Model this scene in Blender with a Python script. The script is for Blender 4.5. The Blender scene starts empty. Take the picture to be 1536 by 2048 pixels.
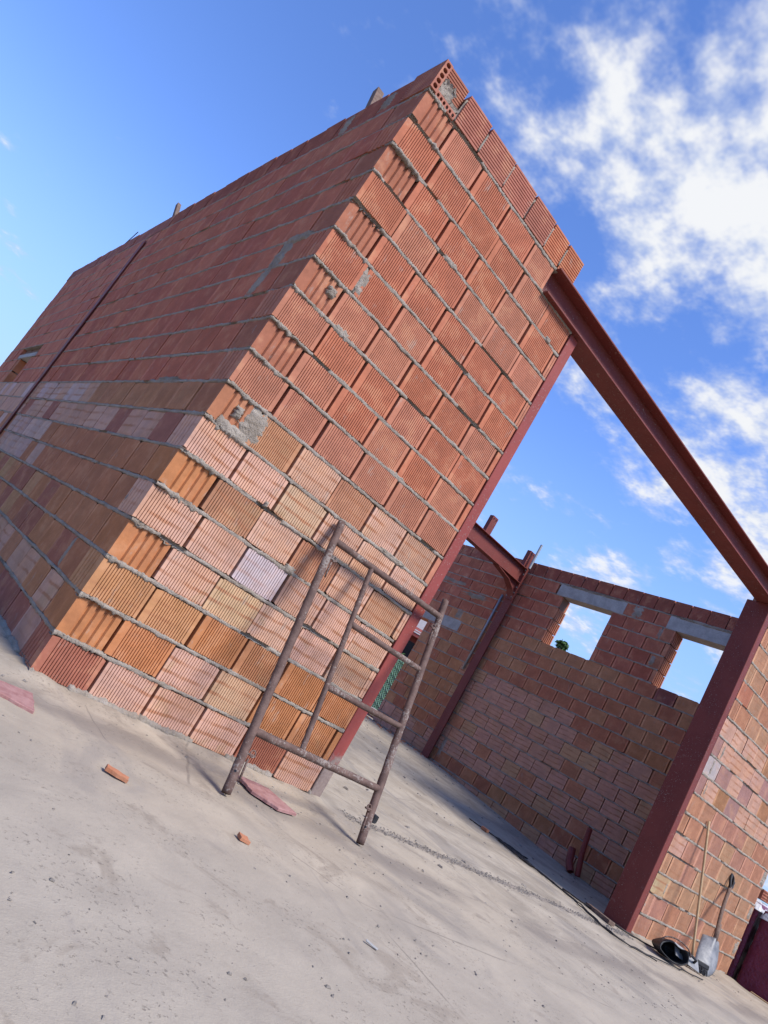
import bpy, bmesh, math, random
from mathutils import Vector, Matrix, noise
random.seed(11)
R = math.radians
scene = bpy.context.scene
COL = scene.collection

# ------------------------------------------------------------------ camera
cam_d = bpy.data.cameras.new('camera'); cam = bpy.data.objects.new('camera', cam_d); COL.objects.link(cam)
rv = Vector((1.42310074, -4.74338997e-02, 9.61055740e-01))
Rm = Matrix.Rotation(rv.length, 3, rv.normalized())       # world -> (right, down, forward)
r0, r1, r2 = Rm[0], Rm[1], Rm[2]
M = Matrix(((r0[0], -r1[0], -r2[0]), (r0[1], -r1[1], -r2[1]), (r0[2], -r1[2], -r2[2])))
cam.matrix_world = Matrix.Translation((-1.0939, -3.2873, 0.72165)) @ M.to_4x4()
cam_d.sensor_fit = 'VERTICAL'; cam_d.sensor_height = 24.0
cam_d.lens = 24.0 * 1412.0 / 2048.0
cam_d.clip_start = 0.05; cam_d.clip_end = 3000
scene.camera = cam

# ------------------------------------------------------------------ sun / sky
SUN_EL, SUN_AZ = 49.0, 15.0        # azimuth from -Y towards +X
sd = Vector((math.sin(R(SUN_AZ)) * math.cos(R(SUN_EL)), -math.cos(R(SUN_AZ)) * math.cos(R(SUN_EL)), math.sin(R(SUN_EL))))
sl = bpy.data.lights.new('sun', 'SUN'); sl.energy = 2.5; sl.angle = R(20.0); sl.color = (1.0, 0.95, 0.87)
so = bpy.data.objects.new('sun', sl); COL.objects.link(so)
so.rotation_euler = sd.to_track_quat('Z', 'Y').to_euler(); so.location = (0, -8, 12)

world = bpy.data.worlds.new('World'); scene.world = world; world.use_nodes = True
nt = world.node_tree; nt.nodes.clear()
N = nt.nodes.new; LK = nt.links.new
def wmath(op, a, b=None, c=None):
    n = N('ShaderNodeMath'); n.operation = op
    for i, v in enumerate((a, b, c)):
        if v is None: continue
        if isinstance(v, (int, float)): n.inputs[i].default_value = v
        else: LK(v, n.inputs[i])
    return n.outputs[0]
def wvec(op, a, b=None):
    n = N('ShaderNodeVectorMath'); n.operation = op
    for i, v in enumerate((a, b)):
        if v is None: continue
        if isinstance(v, (tuple, list)): n.inputs[i].default_value = v
        else: LK(v, n.inputs[i])
    return n
def wsmooth(v, a, b, o0=0.0, o1=1.0):
    n = N('ShaderNodeMapRange'); n.interpolation_type = 'SMOOTHSTEP'
    LK(v, n.inputs[0]); n.inputs[1].default_value = a; n.inputs[2].default_value = b
    n.inputs[3].default_value = o0; n.inputs[4].default_value = o1
    return n.outputs[0]
sky = N('ShaderNodeTexSky'); sky.sky_type = 'NISHITA'; sky.sun_disc = False
sky.sun_elevation = R(SUN_EL); sky.sun_rotation = R(180 - SUN_AZ)
sky.air_density = 1.0; sky.dust_density = 0.05; sky.ozone_density = 2.4; sky.altitude = 2200
hsv = N('ShaderNodeHueSaturation'); LK(sky.outputs[0], hsv.inputs['Color'])
hsv.inputs['Hue'].default_value = 0.512; hsv.inputs['Saturation'].default_value = 1.16; hsv.inputs['Value'].default_value = 1.02
tc = N('ShaderNodeTexCoord'); dirn = wvec('NORMALIZE', tc.outputs['Generated']).outputs[0]
sx = N('ShaderNodeSeparateXYZ'); LK(dirn, sx.inputs[0])
den = wmath('ADD', wmath('MAXIMUM', sx.outputs[2], 0.0), 0.22)
cmb = N('ShaderNodeCombineXYZ')
LK(wmath('DIVIDE', sx.outputs[0], den), cmb.inputs[0]); LK(wmath('DIVIDE', sx.outputs[1], den), cmb.inputs[1])
CX, CY = 3.1, 1.7
def wnoise(scale, detail, rough, off, dist=0.0):
    a = wvec('ADD', cmb.outputs[0], off).outputs[0]
    n = N('ShaderNodeTexNoise'); LK(a, n.inputs['Vector']); n.inputs['Scale'].default_value = scale
    n.inputs['Detail'].default_value = detail; n.inputs['Roughness'].default_value = rough; n.inputs['Distortion'].default_value = dist
    return n.outputs[0]
big = wnoise(3.1, 6, 0.60, (CX, CY, 0.0))
fine = wnoise(17.0, 3, 0.62, (8.2, 4.4, 0.3))
broad = wnoise(0.9, 1, 0.5, (5.3, 0.2, 0.0))
# cloudier half of the sky lies to the right of the building, thinning towards the left
side = wvec('DOT_PRODUCT', dirn, (0.62, 0.18, 0.763)).outputs['Value']
cov = wmath('ADD', wsmooth(side, 0.56, 0.94, -0.095, 0.046), wmath('MULTIPLY', wmath('SUBTRACT', broad, 0.5), 0.22))
low = wsmooth(sx.outputs[2], 0.0, 0.30, 0.05, 0.0)
dens = wmath('ADD', wmath('ADD', wmath('MULTIPLY', big, 0.84), wmath('MULTIPLY', fine, 0.16)), wmath('ADD', cov, low))
mask = wsmooth(dens, 0.480, 0.640)
shade = wsmooth(wmath('ADD', wmath('MULTIPLY', dens, 1.0), wmath('MULTIPLY', wmath('SUBTRACT', fine, 0.5), 0.35)), 0.50, 0.66, 0.0, 1.0)
ccol = N('ShaderNodeMix'); ccol.data_type = 'RGBA'; LK(shade, ccol.inputs[0])
ccol.inputs[6].default_value = (1.75, 2.0, 2.6, 1); ccol.inputs[7].default_value = (2.7, 2.75, 2.85, 1)
hz = N('ShaderNodeMix'); hz.data_type = 'RGBA'; LK(wsmooth(sx.outputs[2], 0.0, 0.46, 0.90, 0.0), hz.inputs[0]); LK(hsv.outputs[0], hz.inputs[6]); hz.inputs[7].default_value = (1.02, 1.55, 2.6, 1)
mx = N('ShaderNodeMix'); mx.data_type = 'RGBA'; LK(mask, mx.inputs[0]); LK(hz.outputs[2], mx.inputs[6]); LK(ccol.outputs[2], mx.inputs[7])
bg = N('ShaderNodeBackground'); bg.inputs['Strength'].default_value = 0.15; LK(mx.outputs[2], bg.inputs['Color'])
world.cycles.sampling_method = 'NONE'
wo = N('ShaderNodeOutputWorld'); LK(bg.outputs[0], wo.inputs['Surface'])

vs = scene.view_settings; vs.view_transform = 'Standard'; vs.look = 'None'; vs.exposure = 1.16; vs.gamma = 1.0; vs.use_curve_mapping = False
scene.render.engine = 'CYCLES'
scene.cycles.max_bounces = 5; scene.cycles.diffuse_bounces = 4
scene.render.filter_size = 1.3

# ------------------------------------------------------------------ material helper
AF = 0.70   # keeps reflectances at real-world levels for the chosen exposure
class MT:
    def __init__(s, name):
        s.m = bpy.data.materials.new(name); s.m.use_nodes = True
        s.t = s.m.node_tree; s.t.nodes.clear()
        s.o = s.t.nodes.new('ShaderNodeOutputMaterial'); s.b = s.t.nodes.new('ShaderNodeBsdfPrincipled')
        s.t.links.new(s.b.outputs[0], s.o.inputs[0])
        s.b.inputs['Specular IOR Level'].default_value = 0.25
        s._tc = None
    def n(s, t): return s.t.nodes.new(t)
    def l(s, a, b): s.t.links.new(a, b)
    def put(s, sock, v):
        if isinstance(v, (int, float)): sock.default_value = v
        elif isinstance(v, (tuple, list)): sock.default_value = tuple(v) if len(v) != 3 or sock.type == 'VECTOR' else (*v, 1)
        else: s.l(v, sock)
    def obj(s):
        if not s._tc: s._tc = s.n('ShaderNodeTexCoord')
        return s._tc.outputs['Object']
    def rnd(s):
        i = s.n('ShaderNodeObjectInfo'); return i
    def math(s, op, a, b=None, clamp=False):
        n = s.n('ShaderNodeMath'); n.operation = op; n.use_clamp = clamp; s.put(n.inputs[0], a)
        if b is not None: s.put(n.inputs[1], b)
        return n.outputs[0]
    def vec(s, op, a, b=None, sc=None):
        n = s.n('ShaderNodeVectorMath'); n.operation = op; s.put(n.inputs[0], a)
        if b is not None: s.put(n.inputs[1], b)
        if sc is not None: s.put(n.inputs['Scale'], sc)
        return n.outputs[0]
    def noise(s, v, scale, detail=4, rough=0.55, dist=0.0):
        n = s.n('ShaderNodeTexNoise'); s.l(v, n.inputs['Vector']); n.inputs['Scale'].default_value = scale
        n.inputs['Detail'].default_value = detail; n.inputs['Roughness'].default_value = rough; n.inputs['Distortion'].default_value = dist
        return n.outputs[0]
    def vor(s, v, scale, feat='F1'):
        n = s.n('ShaderNodeTexVoronoi'); s.l(v, n.inputs['Vector']); n.inputs['Scale'].default_value = scale; n.feature = feat
        return n.outputs[0]
    def ss(s, v, a, b, o0=0.0, o1=1.0):
        n = s.n('ShaderNodeMapRange'); n.interpolation_type = 'SMOOTHSTEP'; s.put(n.inputs[0], v)
        n.inputs[1].default_value = a; n.inputs[2].default_value = b; n.inputs[3].default_value = o0; n.inputs[4].default_value = o1
        return n.outputs[0]
    def mix(s, f, a, b, mode='MIX'):
        n = s.n('ShaderNodeMix'); n.data_type = 'RGBA'; n.blend_type = mode
        s.put(n.inputs[0], f); s.put(n.inputs[6], a); s.put(n.inputs[7], b); return n.outputs[2]
    def xyz(s, v):
        n = s.n('ShaderNodeSeparateXYZ'); s.l(v, n.inputs[0]); return n.outputs
    def scale(s, col, f):
        return s.vec('SCALE', col, sc=f)
    def done(s, col, rough=0.8, bump=None, bs=0.3, bd=0.01, metal=0.0):
        col = s.vec('SCALE', col, sc=AF); s.put(s.b.inputs['Base Color'], col); s.put(s.b.inputs['Roughness'], rough); s.b.inputs['Metallic'].default_value = metal
        if bump is not None:
            n = s.n('ShaderNodeBump'); n.inputs['Strength'].default_value = bs; n.inputs['Distance'].default_value = bd
            s.l(bump, n.inputs['Height']); s.l(n.outputs[0], s.b.inputs['Normal'])
        return s.m

def clay(name, attr=None, up=False):
    t = MT(name); info = t.rnd()
    if attr:
        a = t.n('ShaderNodeAttribute'); a.attribute_name = attr; base = a.outputs['Color']; pale = a.outputs['Alpha']
        off = t.obj(); co = t.obj()
    else:
        base = info.outputs['Color']; pale = info.outputs['Alpha']
        co = t.obj()
        ofv = t.n('ShaderNodeCombineXYZ'); t.l(t.math('MULTIPLY', info.outputs['Random'], 37.0), ofv.inputs[0]); t.l(t.math('MULTIPLY', info.outputs['Random'], 91.0), ofv.inputs[2])
        off = t.vec('ADD', co, ofv.outputs[0])
    x = t.xyz(co)
    n1 = t.noise(off, 7.0, 3, 0.6); n2 = t.noise(off, 4.2, 3, 0.6, 0.4); n3 = t.noise(off, 45, 3, 0.6); n4 = t.noise(off, 260, 1, 0.6)
    # yellowish / darker firing patches
    col = t.mix(t.ss(n2, 0.56, 0.66, 0.0, 0.45), base, (0.58, 0.37, 0.19))
    col = t.mix(t.math('MULTIPLY', pale, 1.0) if not attr else 0.0, t.mix(t.ss(n2, 0.40, 0.60, 0.0, 0.18), base, (0.30, 0.12, 0.08)), col)
    col = t.mix(t.ss(n2, 0.28, 0.50, 0.40, 0.0), col, t.scale(col, 0.72))
    col = t.mix(t.math('MULTIPLY', pale, t.ss(t.noise(off, 2.6, 2, 0.5), 0.44, 0.64, 0.0, 0.48)), col, (0.66, 0.335, 0.185))
    col = t.mix(t.ss(n1, 0.52, 0.66, 0.0, 0.30), col, (0.66, 0.36, 0.20))
    if not attr:
        # bloom bands left by kiln stacking: two warm stripes across pale faces
        z = t.math('ADD', x[2], t.math('MULTIPLY', t.math('SUBTRACT', n1, 0.5), 0.03))
        z = t.math('ADD', z, t.math('MULTIPLY', x[0], t.math('MULTIPLY', t.math('SUBTRACT', info.outputs['Random'], 0.5), 0.10)))
        s1 = t.ss(t.math('ABSOLUTE', t.math('SUBTRACT', z, 0.060)), 0.003, 0.013, 1.0, 0.0)
        s2 = t.ss(t.math('ABSOLUTE', t.math('SUBTRACT', z, 0.125)), 0.003, 0.013, 1.0, 0.0)
        ed = t.ss(t.math('ABSOLUTE', t.math('SUBTRACT', z, 0.092)), 0.075, 0.094, 0.0, 0.75)
        st = t.math('MAXIMUM', t.math('MAXIMUM', s1, s2), ed)
        st = t.math('MULTIPLY', st, t.ss(n2, 0.36, 0.58, 0.10, 1.0))
        st = t.math('MULTIPLY', st, pale)
        col = t.mix(t.math('MULTIPLY', st, 0.80), col, (0.50, 0.205, 0.10))
    k = t.math('ADD', t.ss(n1, 0.25, 0.75, 0.86, 1.12), t.math('MULTIPLY', t.math('SUBTRACT', n3, 0.5), 0.30))
    k = t.math('ADD', k, t.math('MULTIPLY', t.math('SUBTRACT', n4, 0.5), 0.22))
    col = t.scale(col, k)
    # cement dust smears
    col = t.mix(t.ss(t.noise(t.vec('MULTIPLY', off, (1.0, 1.0, 0.45)), 13, 5, 0.72), 0.58, 0.72, 0.0, 0.55), col, (0.50, 0.42, 0.35))
    h = t.math('ADD', t.math('MULTIPLY', n3, 0.6), t.math('MULTIPLY', n4, 0.4))
    return t.done(col, 0.88, h, 0.35, 0.004)
M_CLAY = clay('fired_clay'); M_CLAYF = clay('fired_clay_distant', 'bc')

def mk_mortar():
    t = MT('cement_mortar'); c = t.obj()
    n = t.noise(c, 9, 2, 0.6); f = t.noise(c, 150, 3, 0.7); g = t.noise(c, 38, 3, 0.6)
    col = t.mix(t.ss(n, 0.3, 0.7), (0.32, 0.265, 0.21), (0.44, 0.38, 0.315))
    col = t.scale(col, t.math('ADD', 0.62, t.math('ADD', t.math('MULTIPLY', f, 0.62), t.math('MULTIPLY', g, 0.40))))
    return t.done(col, 0.95, t.math('ADD', f, g), 0.9, 0.010)
M_MORTAR = mk_mortar()

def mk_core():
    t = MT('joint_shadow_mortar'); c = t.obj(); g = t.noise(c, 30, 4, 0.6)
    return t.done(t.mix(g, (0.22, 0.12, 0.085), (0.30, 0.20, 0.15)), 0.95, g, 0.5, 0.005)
M_CORE = mk_core()

def mk_steel(name, c1, c2, worn=False, rough=0.52):
    t = MT(name); c = t.obj(); x = t.xyz(c)
    n = t.noise(c, 3.0, 5, 0.6); f = t.noise(c, 55, 4, 0.6); g = t.noise(c, 14, 6, 0.7)
    col = t.mix(t.ss(n, 0.35, 0.65), c1, c2)
    col = t.mix(t.ss(g, 0.60, 0.72, 0, 0.5), col, (0.36, 0.22, 0.18))
    col = t.mix(t.ss(t.math('ADD', t.noise(c, 90, 3, 0.6), t.math('MULTIPLY', t.math('SUBTRACT', n, 0.5), 0.35)), 0.64, 0.72, 0, 0.7), col, (0.42, 0.36, 0.32))
    sc2 = t.noise(t.vec('MULTIPLY', c, (40.0, 40.0, 2.2)), 1.0, 3, 0.6)
    col = t.mix(t.ss(sc2, 0.60, 0.70, 0, 0.28), col, (0.16, 0.06, 0.045))
    if worn:
        w = t.ss(t.math('ADD', x[2], t.math('MULTIPLY', t.math('SUBTRACT', g, 0.5), 0.35)), 0.19, 0.27, 1.0, 0.0)
        col = t.mix(t.math('MULTIPLY', w, 0.9), col, t.mix(f, (0.20, 0.15, 0.13), (0.42, 0.36, 0.31)))
    col = t.scale(col, t.math('ADD', 0.88, t.math('MULTIPLY', f, 0.22)))
    return t.done(col, t.ss(g, 0.3, 0.7, rough, rough + 0.2), f, 0.08, 0.003)
M_STEEL = mk_steel('red_oxide_paint', (0.245, 0.058, 0.046), (0.20, 0.046, 0.037))
M_STEELW = mk_steel('red_oxide_paint_worn_foot', (0.37, 0.080, 0.066), (0.31, 0.066, 0.055), True)

def mk_rust():
    t = MT('rusty_cement_spattered_tube'); c = t.obj()
    n = t.noise(c, 16, 6, 0.7); f = t.noise(c, 75, 5, 0.7); g = t.noise(c, 5, 3, 0.5)
    col = t.mix(t.ss(n, 0.35, 0.7), (0.12, 0.072, 0.058), (0.20, 0.125, 0.10))
    col = t.mix(t.ss(t.math('ADD', f, t.math('MULTIPLY', t.math('SUBTRACT', g, 0.5), 0.7)), 0.54, 0.66, 0, 0.65), col, (0.40, 0.345, 0.30))
    return t.done(col, 0.75, f, 0.7, 0.004)
M_RUST = mk_rust()

def mk_floor():
    t = MT('dusty_concrete'); c = t.obj(); x = t.xyz(c)
    sc = t.vec('MULTIPLY', c, (1, 1, 0))
    a = t.noise(sc, 0.55, 3, 0.6); b = t.noise(sc, 2.3, 4, 0.65, 0.5); d = t.noise(sc, 9, 4, 0.7); e = t.noise(sc, 60, 4, 0.7); f = t.noise(sc, 210, 2, 0.6)
    col = t.mix(t.ss(b, 0.32, 0.66), (0.36, 0.30, 0.23), (0.53, 0.45, 0.35))
    col = t.mix(t.ss(a, 0.45, 0.62, 0, 0.55), col, (0.52, 0.43, 0.32))
    # greyer bare concrete towards the camera, damp stains
    col = t.mix(t.ss(t.math('ADD', x[1], t.math('MULTIPLY', t.math('SUBTRACT', b, 0.5), 1.6)), -0.5, -1.7, 0, 0.60), col, (0.44, 0.385, 0.315))
    st = t.noise(t.vec('MULTIPLY', c, (1.0, 0.55, 0)), 1.6, 4, 0.68, 0.8)
    col = t.mix(t.ss(st, 0.54, 0.66, 0, 0.55), col, (0.31, 0.27, 0.23))
    # streaks swept along the depth of the slab
    sw = t.noise(t.vec('MULTIPLY', c, (11.0, 1.1, 0)), 1.0, 4, 0.65, 0.3)
    col = t.mix(t.ss(sw, 0.56, 0.74, 0, 0.30), col, (0.33, 0.29, 0.26))
    # dark trowel smear curving across the fore-slab, and patchy damp stains
    ln = t.math('ADD', x[1], t.math('ADD', t.ss(x[0], 0.0, 3.6, -0.15, 0.40), t.math('MULTIPLY', t.math('SUBTRACT', b, 0.5), 0.40)))
    col = t.mix(t.math('MULTIPLY', t.ss(t.math('ABSOLUTE', t.math('ADD', ln, 0.52)), 0.02, 0.22, 0.75, 0.0), t.ss(t.noise(sc, 1.3, 2, 0.5), 0.34, 0.56)), col, (0.27, 0.225, 0.185))
    col = t.mix(t.ss(t.noise(sc, 3.6, 4, 0.66, 0.8), 0.56, 0.68, 0, 0.50), col, (0.29, 0.235, 0.18))
    col = t.mix(t.ss(t.math('ABSOLUTE', t.math('ADD', ln, t.math('ADD', 0.40, t.math('MULTIPLY', d, 0.06)))), 0.001, 0.010, 0.38, 0.0), col, (0.22, 0.18, 0.145))
    ck = t.vor(t.vec('ADD', sc, t.vec('SCALE', t.n('ShaderNodeTexNoise').outputs['Color'], sc=0.35)), 0.55, 'DISTANCE_TO_EDGE')
    col = t.mix(t.math('MULTIPLY', t.ss(ck, 0.0006, 0.0032, 0.50, 0.0), t.ss(b, 0.42, 0.58)), col, (0.16, 0.13, 0.105))
    jb = t.math('ABSOLUTE', t.math('ADD', t.math('ADD', x[1], 0.10), t.math('MULTIPLY', t.math('SUBTRACT', d, 0.5), 0.10)))
    jm = t.math('MULTIPLY', t.ss(jb, 0.030, 0.065, 0.60, 0.0), t.math('MULTIPLY', t.ss(x[0], 1.9, 2.0), t.ss(x[0], 5.7, 5.8, 1.0, 0.0)))
    col = t.mix(jm, col, (0.30, 0.245, 0.205))
    # pitted speckle, denser near the camera
    sp = t.math('MULTIPLY', t.ss(e, 0.57, 0.66), t.ss(t.noise(sc, 3.4, 3, 0.7), 0.42, 0.60))
    col = t.mix(t.math('MULTIPLY', sp, 0.62), col, (0.19, 0.155, 0.12))
    col = t.scale(col, t.math('ADD', 0.80, t.math('ADD', t.math('MULTIPLY', d, 0.22), t.math('MULTIPLY', f, 0.20))))
    h = t.math('ADD', t.math('MULTIPLY', e, 0.5), t.math('MULTIPLY', d, 0.8))
    h = t.math('SUBTRACT', h, t.math('MULTIPLY', sp, 0.5))
    return t.done(col, 0.93, t.math('ADD', h, t.math('MULTIPLY', f, 0.25)), 0.5, 0.008)
M_FLOOR = mk_floor()

def simple(name, c1, c2, scale=20, rough=0.7, bs=0.3, metal=0.0, bd=0.004):
    t = MT(name); c = t.obj(); n = t.noise(c, scale, 5, 0.65); f = t.noise(c, scale * 6, 3, 0.6)
    col = t.scale(t.mix(t.ss(n, 0.3, 0.7), c1, c2), t.math('ADD', 0.86, t.math('MULTIPLY', f, 0.28)))
    return t.done(col, rough, t.math('ADD', n, f), bs, bd, metal)
M_CONC = simple('lintel_concrete', (0.38, 0.37, 0.35), (0.52, 0.50, 0.47), 8, 0.9, 0.5)
M_WOOD = simple('weathered_timber', (0.15, 0.095, 0.07), (0.25, 0.17, 0.13), 25, 0.85)
M_PINE = simple('pale_timber', (0.55, 0.36, 0.19), (0.66, 0.46, 0.26), 18, 0.7)
M_GALV = simple('galvanised_conduit', (0.34, 0.36, 0.38), (0.46, 0.47, 0.48), 20, 0.5, 0.2, 0.3)
M_BLACK = simple('black_rubber', (0.018, 0.018, 0.02), (0.035, 0.035, 0.038), 25, 0.55)
M_CABLE = simple('black_cable', (0.02, 0.018, 0.018), (0.05, 0.045, 0.042), 12, 0.6)
M_GREY = simple('worn_grey_steel', (0.20, 0.205, 0.215), (0.36, 0.355, 0.35), 14, 0.5, 0.25, 0.25)
M_BRIST = simple('dark_bristles', (0.03, 0.03, 0.035), (0.07, 0.07, 0.075), 60, 0.8)
M_TILE = simple('pink_tile', (0.36, 0.17, 0.155), (0.50, 0.28, 0.255), 22, 0.85)
M_SHARD = simple('orange_brick_shard', (0.52, 0.20, 0.10), (0.60, 0.27, 0.15), 30, 0.9)
M_PIPE = simple('red_plastic_pipe', (0.24, 0.045, 0.035), (0.31, 0.06, 0.045), 12, 0.45)
M_PEB = simple('grit', (0.18, 0.155, 0.13), (0.40, 0.35, 0.30), 40, 0.95)
M_EARTH = simple('earth', (0.20, 0.13, 0.09), (0.30, 0.21, 0.15), 2.5, 0.95, 0.6, 0, 0.03)
M_WRAP = simple('maroon_stretch_film', (0.17, 0.025, 0.055), (0.24, 0.04, 0.075), 5, 0.28, 0.5, 0, 0.03)
M_PLASTIC = simple('white_plastic_sheet', (0.68, 0.66, 0.66), (0.80, 0.78, 0.78), 4, 0.35, 0.6, 0, 0.03)
M_PINKP = simple('pink_plastic', (0.70, 0.26, 0.48), (0.78, 0.58, 0.66), 14, 0.4, 0.5)
M_NET = simple('green_net', (0.22, 0.46, 0.36), (0.32, 0.56, 0.45), 20, 0.6)
M_LEAF = simple('leaf', (0.045, 0.105, 0.025), (0.10, 0.19, 0.045), 6, 0.6, 0.1)
M_BARK = simple('bark', (0.10, 0.075, 0.055), (0.16, 0.125, 0.10), 10, 0.9)
M_RENDER = simple('white_render', (0.66, 0.65, 0.62), (0.74, 0.73, 0.70), 5, 0.9)
M_ROOF = simple('roof_tiles', (0.26, 0.06, 0.05), (0.36, 0.09, 0.07), 6, 0.8)
M_DARK = simple('opening_shade', (0.02, 0.02, 0.022), (0.03, 0.03, 0.033), 5, 0.2)  # near-black colour stands in for the shade inside holes and openings

# ------------------------------------------------------------------ object helpers
def mesh(name, vs_, fs, m, smooth=False):
    me = bpy.data.meshes.new(name); me.from_pydata(vs_, [], fs); me.materials.append(m)
    if smooth: me.polygons.foreach_set('use_smooth', [True] * len(me.polygons))
    me.update(); return me
def link(name, data, parent=None, loc=None, rot=None, kind=None):
    o = bpy.data.objects.new(name, data); COL.objects.link(o)
    if parent: o.parent = parent
    if loc is not None: o.location = loc
    if rot is not None: o.rotation_euler = rot
    if kind: o['kind'] = kind
    return o
def tag(o, label, cat, group=None):
    o['label'] = label; o['category'] = cat
    if group: o['group'] = group
    return o
def thing(name, label, cat, loc=(0, 0, 0), rot=(0, 0, 0), group=None):
    return tag(link(name, None, None, loc, rot), label, cat, group)
class MB:
    def __init__(s): s.v = []; s.f = []
    def add(s, vs_, fs):
        b = len(s.v); s.v += [tuple(v) for v in vs_]; s.f += [tuple(i + b for i in f) for f in fs]
    def box(s, x0, x1, y0, y1, z0, z1, mat=None):
        vs_ = [(x, y, z) for z in (z0, z1) for y in (y0, y1) for x in (x0, x1)]
        if mat: vs_ = [mat @ Vector(v) for v in vs_]
        s.add(vs_, [(0, 2, 3, 1), (4, 5, 7, 6), (0, 1, 5, 4), (2, 6, 7, 3), (0, 4, 6, 2), (1, 3, 7, 5)])
    def tube(s, pts, r, n=12, cap=True, wob=0.0, taper=None):
        pts = [Vector(p) for p in pts]; rings = []
        up = Vector((0, 0, 1))
        for i, p in enumerate(pts):
            d = (pts[min(i + 1, len(pts) - 1)] - pts[max(i - 1, 0)]).normalized()
            a = d.cross(up)
            if a.length < 1e-3: a = d.cross(Vector((0, 1, 0)))
            a.normalize(); b = d.cross(a)
            rr = r if taper is None else r * (1 + (taper - 1) * i / (len(pts) - 1))
            ring = []
            for k in range(n):
                th = 2 * math.pi * k / n
                q = rr * (1 + (wob * noise.noise(p * 40 + Vector((k * 1.7, 0, 0))) if wob else 0))
                ring.append(p + (a * math.cos(th) + b * math.sin(th)) * q)
            rings.append(ring)
        vs_ = [v for ring in rings for v in ring]; fs = []
        for i in range(len(pts) - 1):
            for k in range(n):
                k2 = (k + 1) % n
                fs.append((i * n + k, (i + 1) * n + k, (i + 1) * n + k2, i * n + k2))
        if cap:
            fs.append(tuple(range(n))); fs.append(tuple(reversed(range((len(pts) - 1) * n, len(pts) * n))))
        s.add(vs_, fs)
    def lathe(s, prof, n=20, mat=None):
        vs_ = []
        for r_, z in prof:
            for k in range(n):
                th = 2 * math.pi * k / n; v = Vector((r_ * math.cos(th), r_ * math.sin(th), z)); vs_.append(mat @ v if mat else v)
        fs = []
        for i in range(len(prof) - 1):
            for k in range(n):
                fs.append((i * n + k, i * n + (k + 1) % n, (i + 1) * n + (k + 1) % n, (i + 1) * n + k))
        s.add(vs_, fs)
    def mesh(s, name, m, smooth=False): return mesh(name, s.v, s.f, m, smooth)
    def build(s, name, m, parent=None, smooth=False, kind=None): return link(name, s.mesh(name, m, smooth), parent, kind=kind)
def smoothstep(a, b, x):
    t = min(1, max(0, (x - a) / (b - a))); return t * t * (3 - 2 * t)
def ground_z(x, y):
    return 0.19 * smoothstep(1.2, 5.2, y) * smoothstep(0.6, 2.0, x)

# ------------------------------------------------------------------ ground
def spaced(lst):
    out = []
    for a, b, st in lst:
        n = max(1, int(round((b - a) / st)))
        out += [a + (b - a) * i / n for i in range(n)]
    out.append(lst[-1][1]); return out
SLAB_X1 = 8.32
def slab():
    xs = spaced([(-26, -3, 1.0), (-3, -1.2, 0.12), (-1.2, 3.4, 0.03), (3.4, 8.32, 0.07)])
    ys = spaced([(-16, -3.4, 0.9), (-3.4, -2.2, 0.06), (-2.2, 0.5, 0.03), (0.5, 2.5, 0.08), (2.5, 10.2, 0.25)])
    vs_ = []
    for y in ys:
        for x in xs:
            z = ground_z(x, y)
            p = Vector((x, y, 0))
            z += 0.004 * noise.noise(p * 2.1) + 0.0035 * noise.noise(p * 7 + Vector((3, 1, 0)))
            # trowelled hump line sweeping across the fore-slab
            ln = y + 0.42 * x + 0.55 + 0.05 * noise.noise(p * 1.3)
            z += 0.010 * math.exp(-(ln / 0.10) ** 2) * smoothstep(4.5, 2, abs(x))
            # sand and mortar droppings at the foot of the walls
            if -0.45 < x < 2.05:
                d = max(0.0, -y) if y < 0.1 else 0
                z += (0.008 + 0.010 * noise.noise(p * 9)) * math.exp(-(d / 0.09) ** 2) * smoothstep(-0.25, 0.0, x) * smoothstep(2.0, 1.85, x) * (1 if y < 0.15 else 0)
                if y > -0.05: z += (0.008 + 0.008 * noise.noise(p * 9)) * math.exp(-(min(0, x) / 0.10) ** 2) * (1 if x < 0.2 else 0)
            if x > 5.8 and -0.5 < y < 0.1: z += (0.012 + 0.012 * noise.noise(p * 6)) * math.exp(-(min(0, y) / 0.12) ** 2)
            # crushed joint between the two column feet
            j = y + 0.10 + 0.03 * noise.noise(p * 2)
            if 1.95 < x < 5.8: z += (0.010 * noise.noise(p * 23) - 0.002) * math.exp(-(j / 0.075) ** 2)
            vs_.append((x, y, z))
    nx, ny = len(xs), len(ys)
    fs = [(j * nx + i, j * nx + i + 1, (j + 1) * nx + i + 1, (j + 1) * nx + i) for j in range(ny - 1) for i in range(nx - 1)]
    # slab edge
    b = len(vs_)
    for j, y in enumerate(ys): vs_.append((xs[-1], y, -0.30))
    for j in range(ny - 1): fs.append((j * nx + nx - 1, b + j, b + j + 1, (j + 1) * nx + nx - 1))
    o = link('concrete_slab', mesh('concrete_slab', vs_, fs, M_FLOOR, True), kind='structure')
slab()
g = MB(); g.add([(-900, -900, -0.16), (900, -900, -0.16), (900, 900, -0.16), (-900, 900, -0.16)], [(0, 1, 2, 3)])
g.build('ground', M_EARTH, kind='structure')

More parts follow.
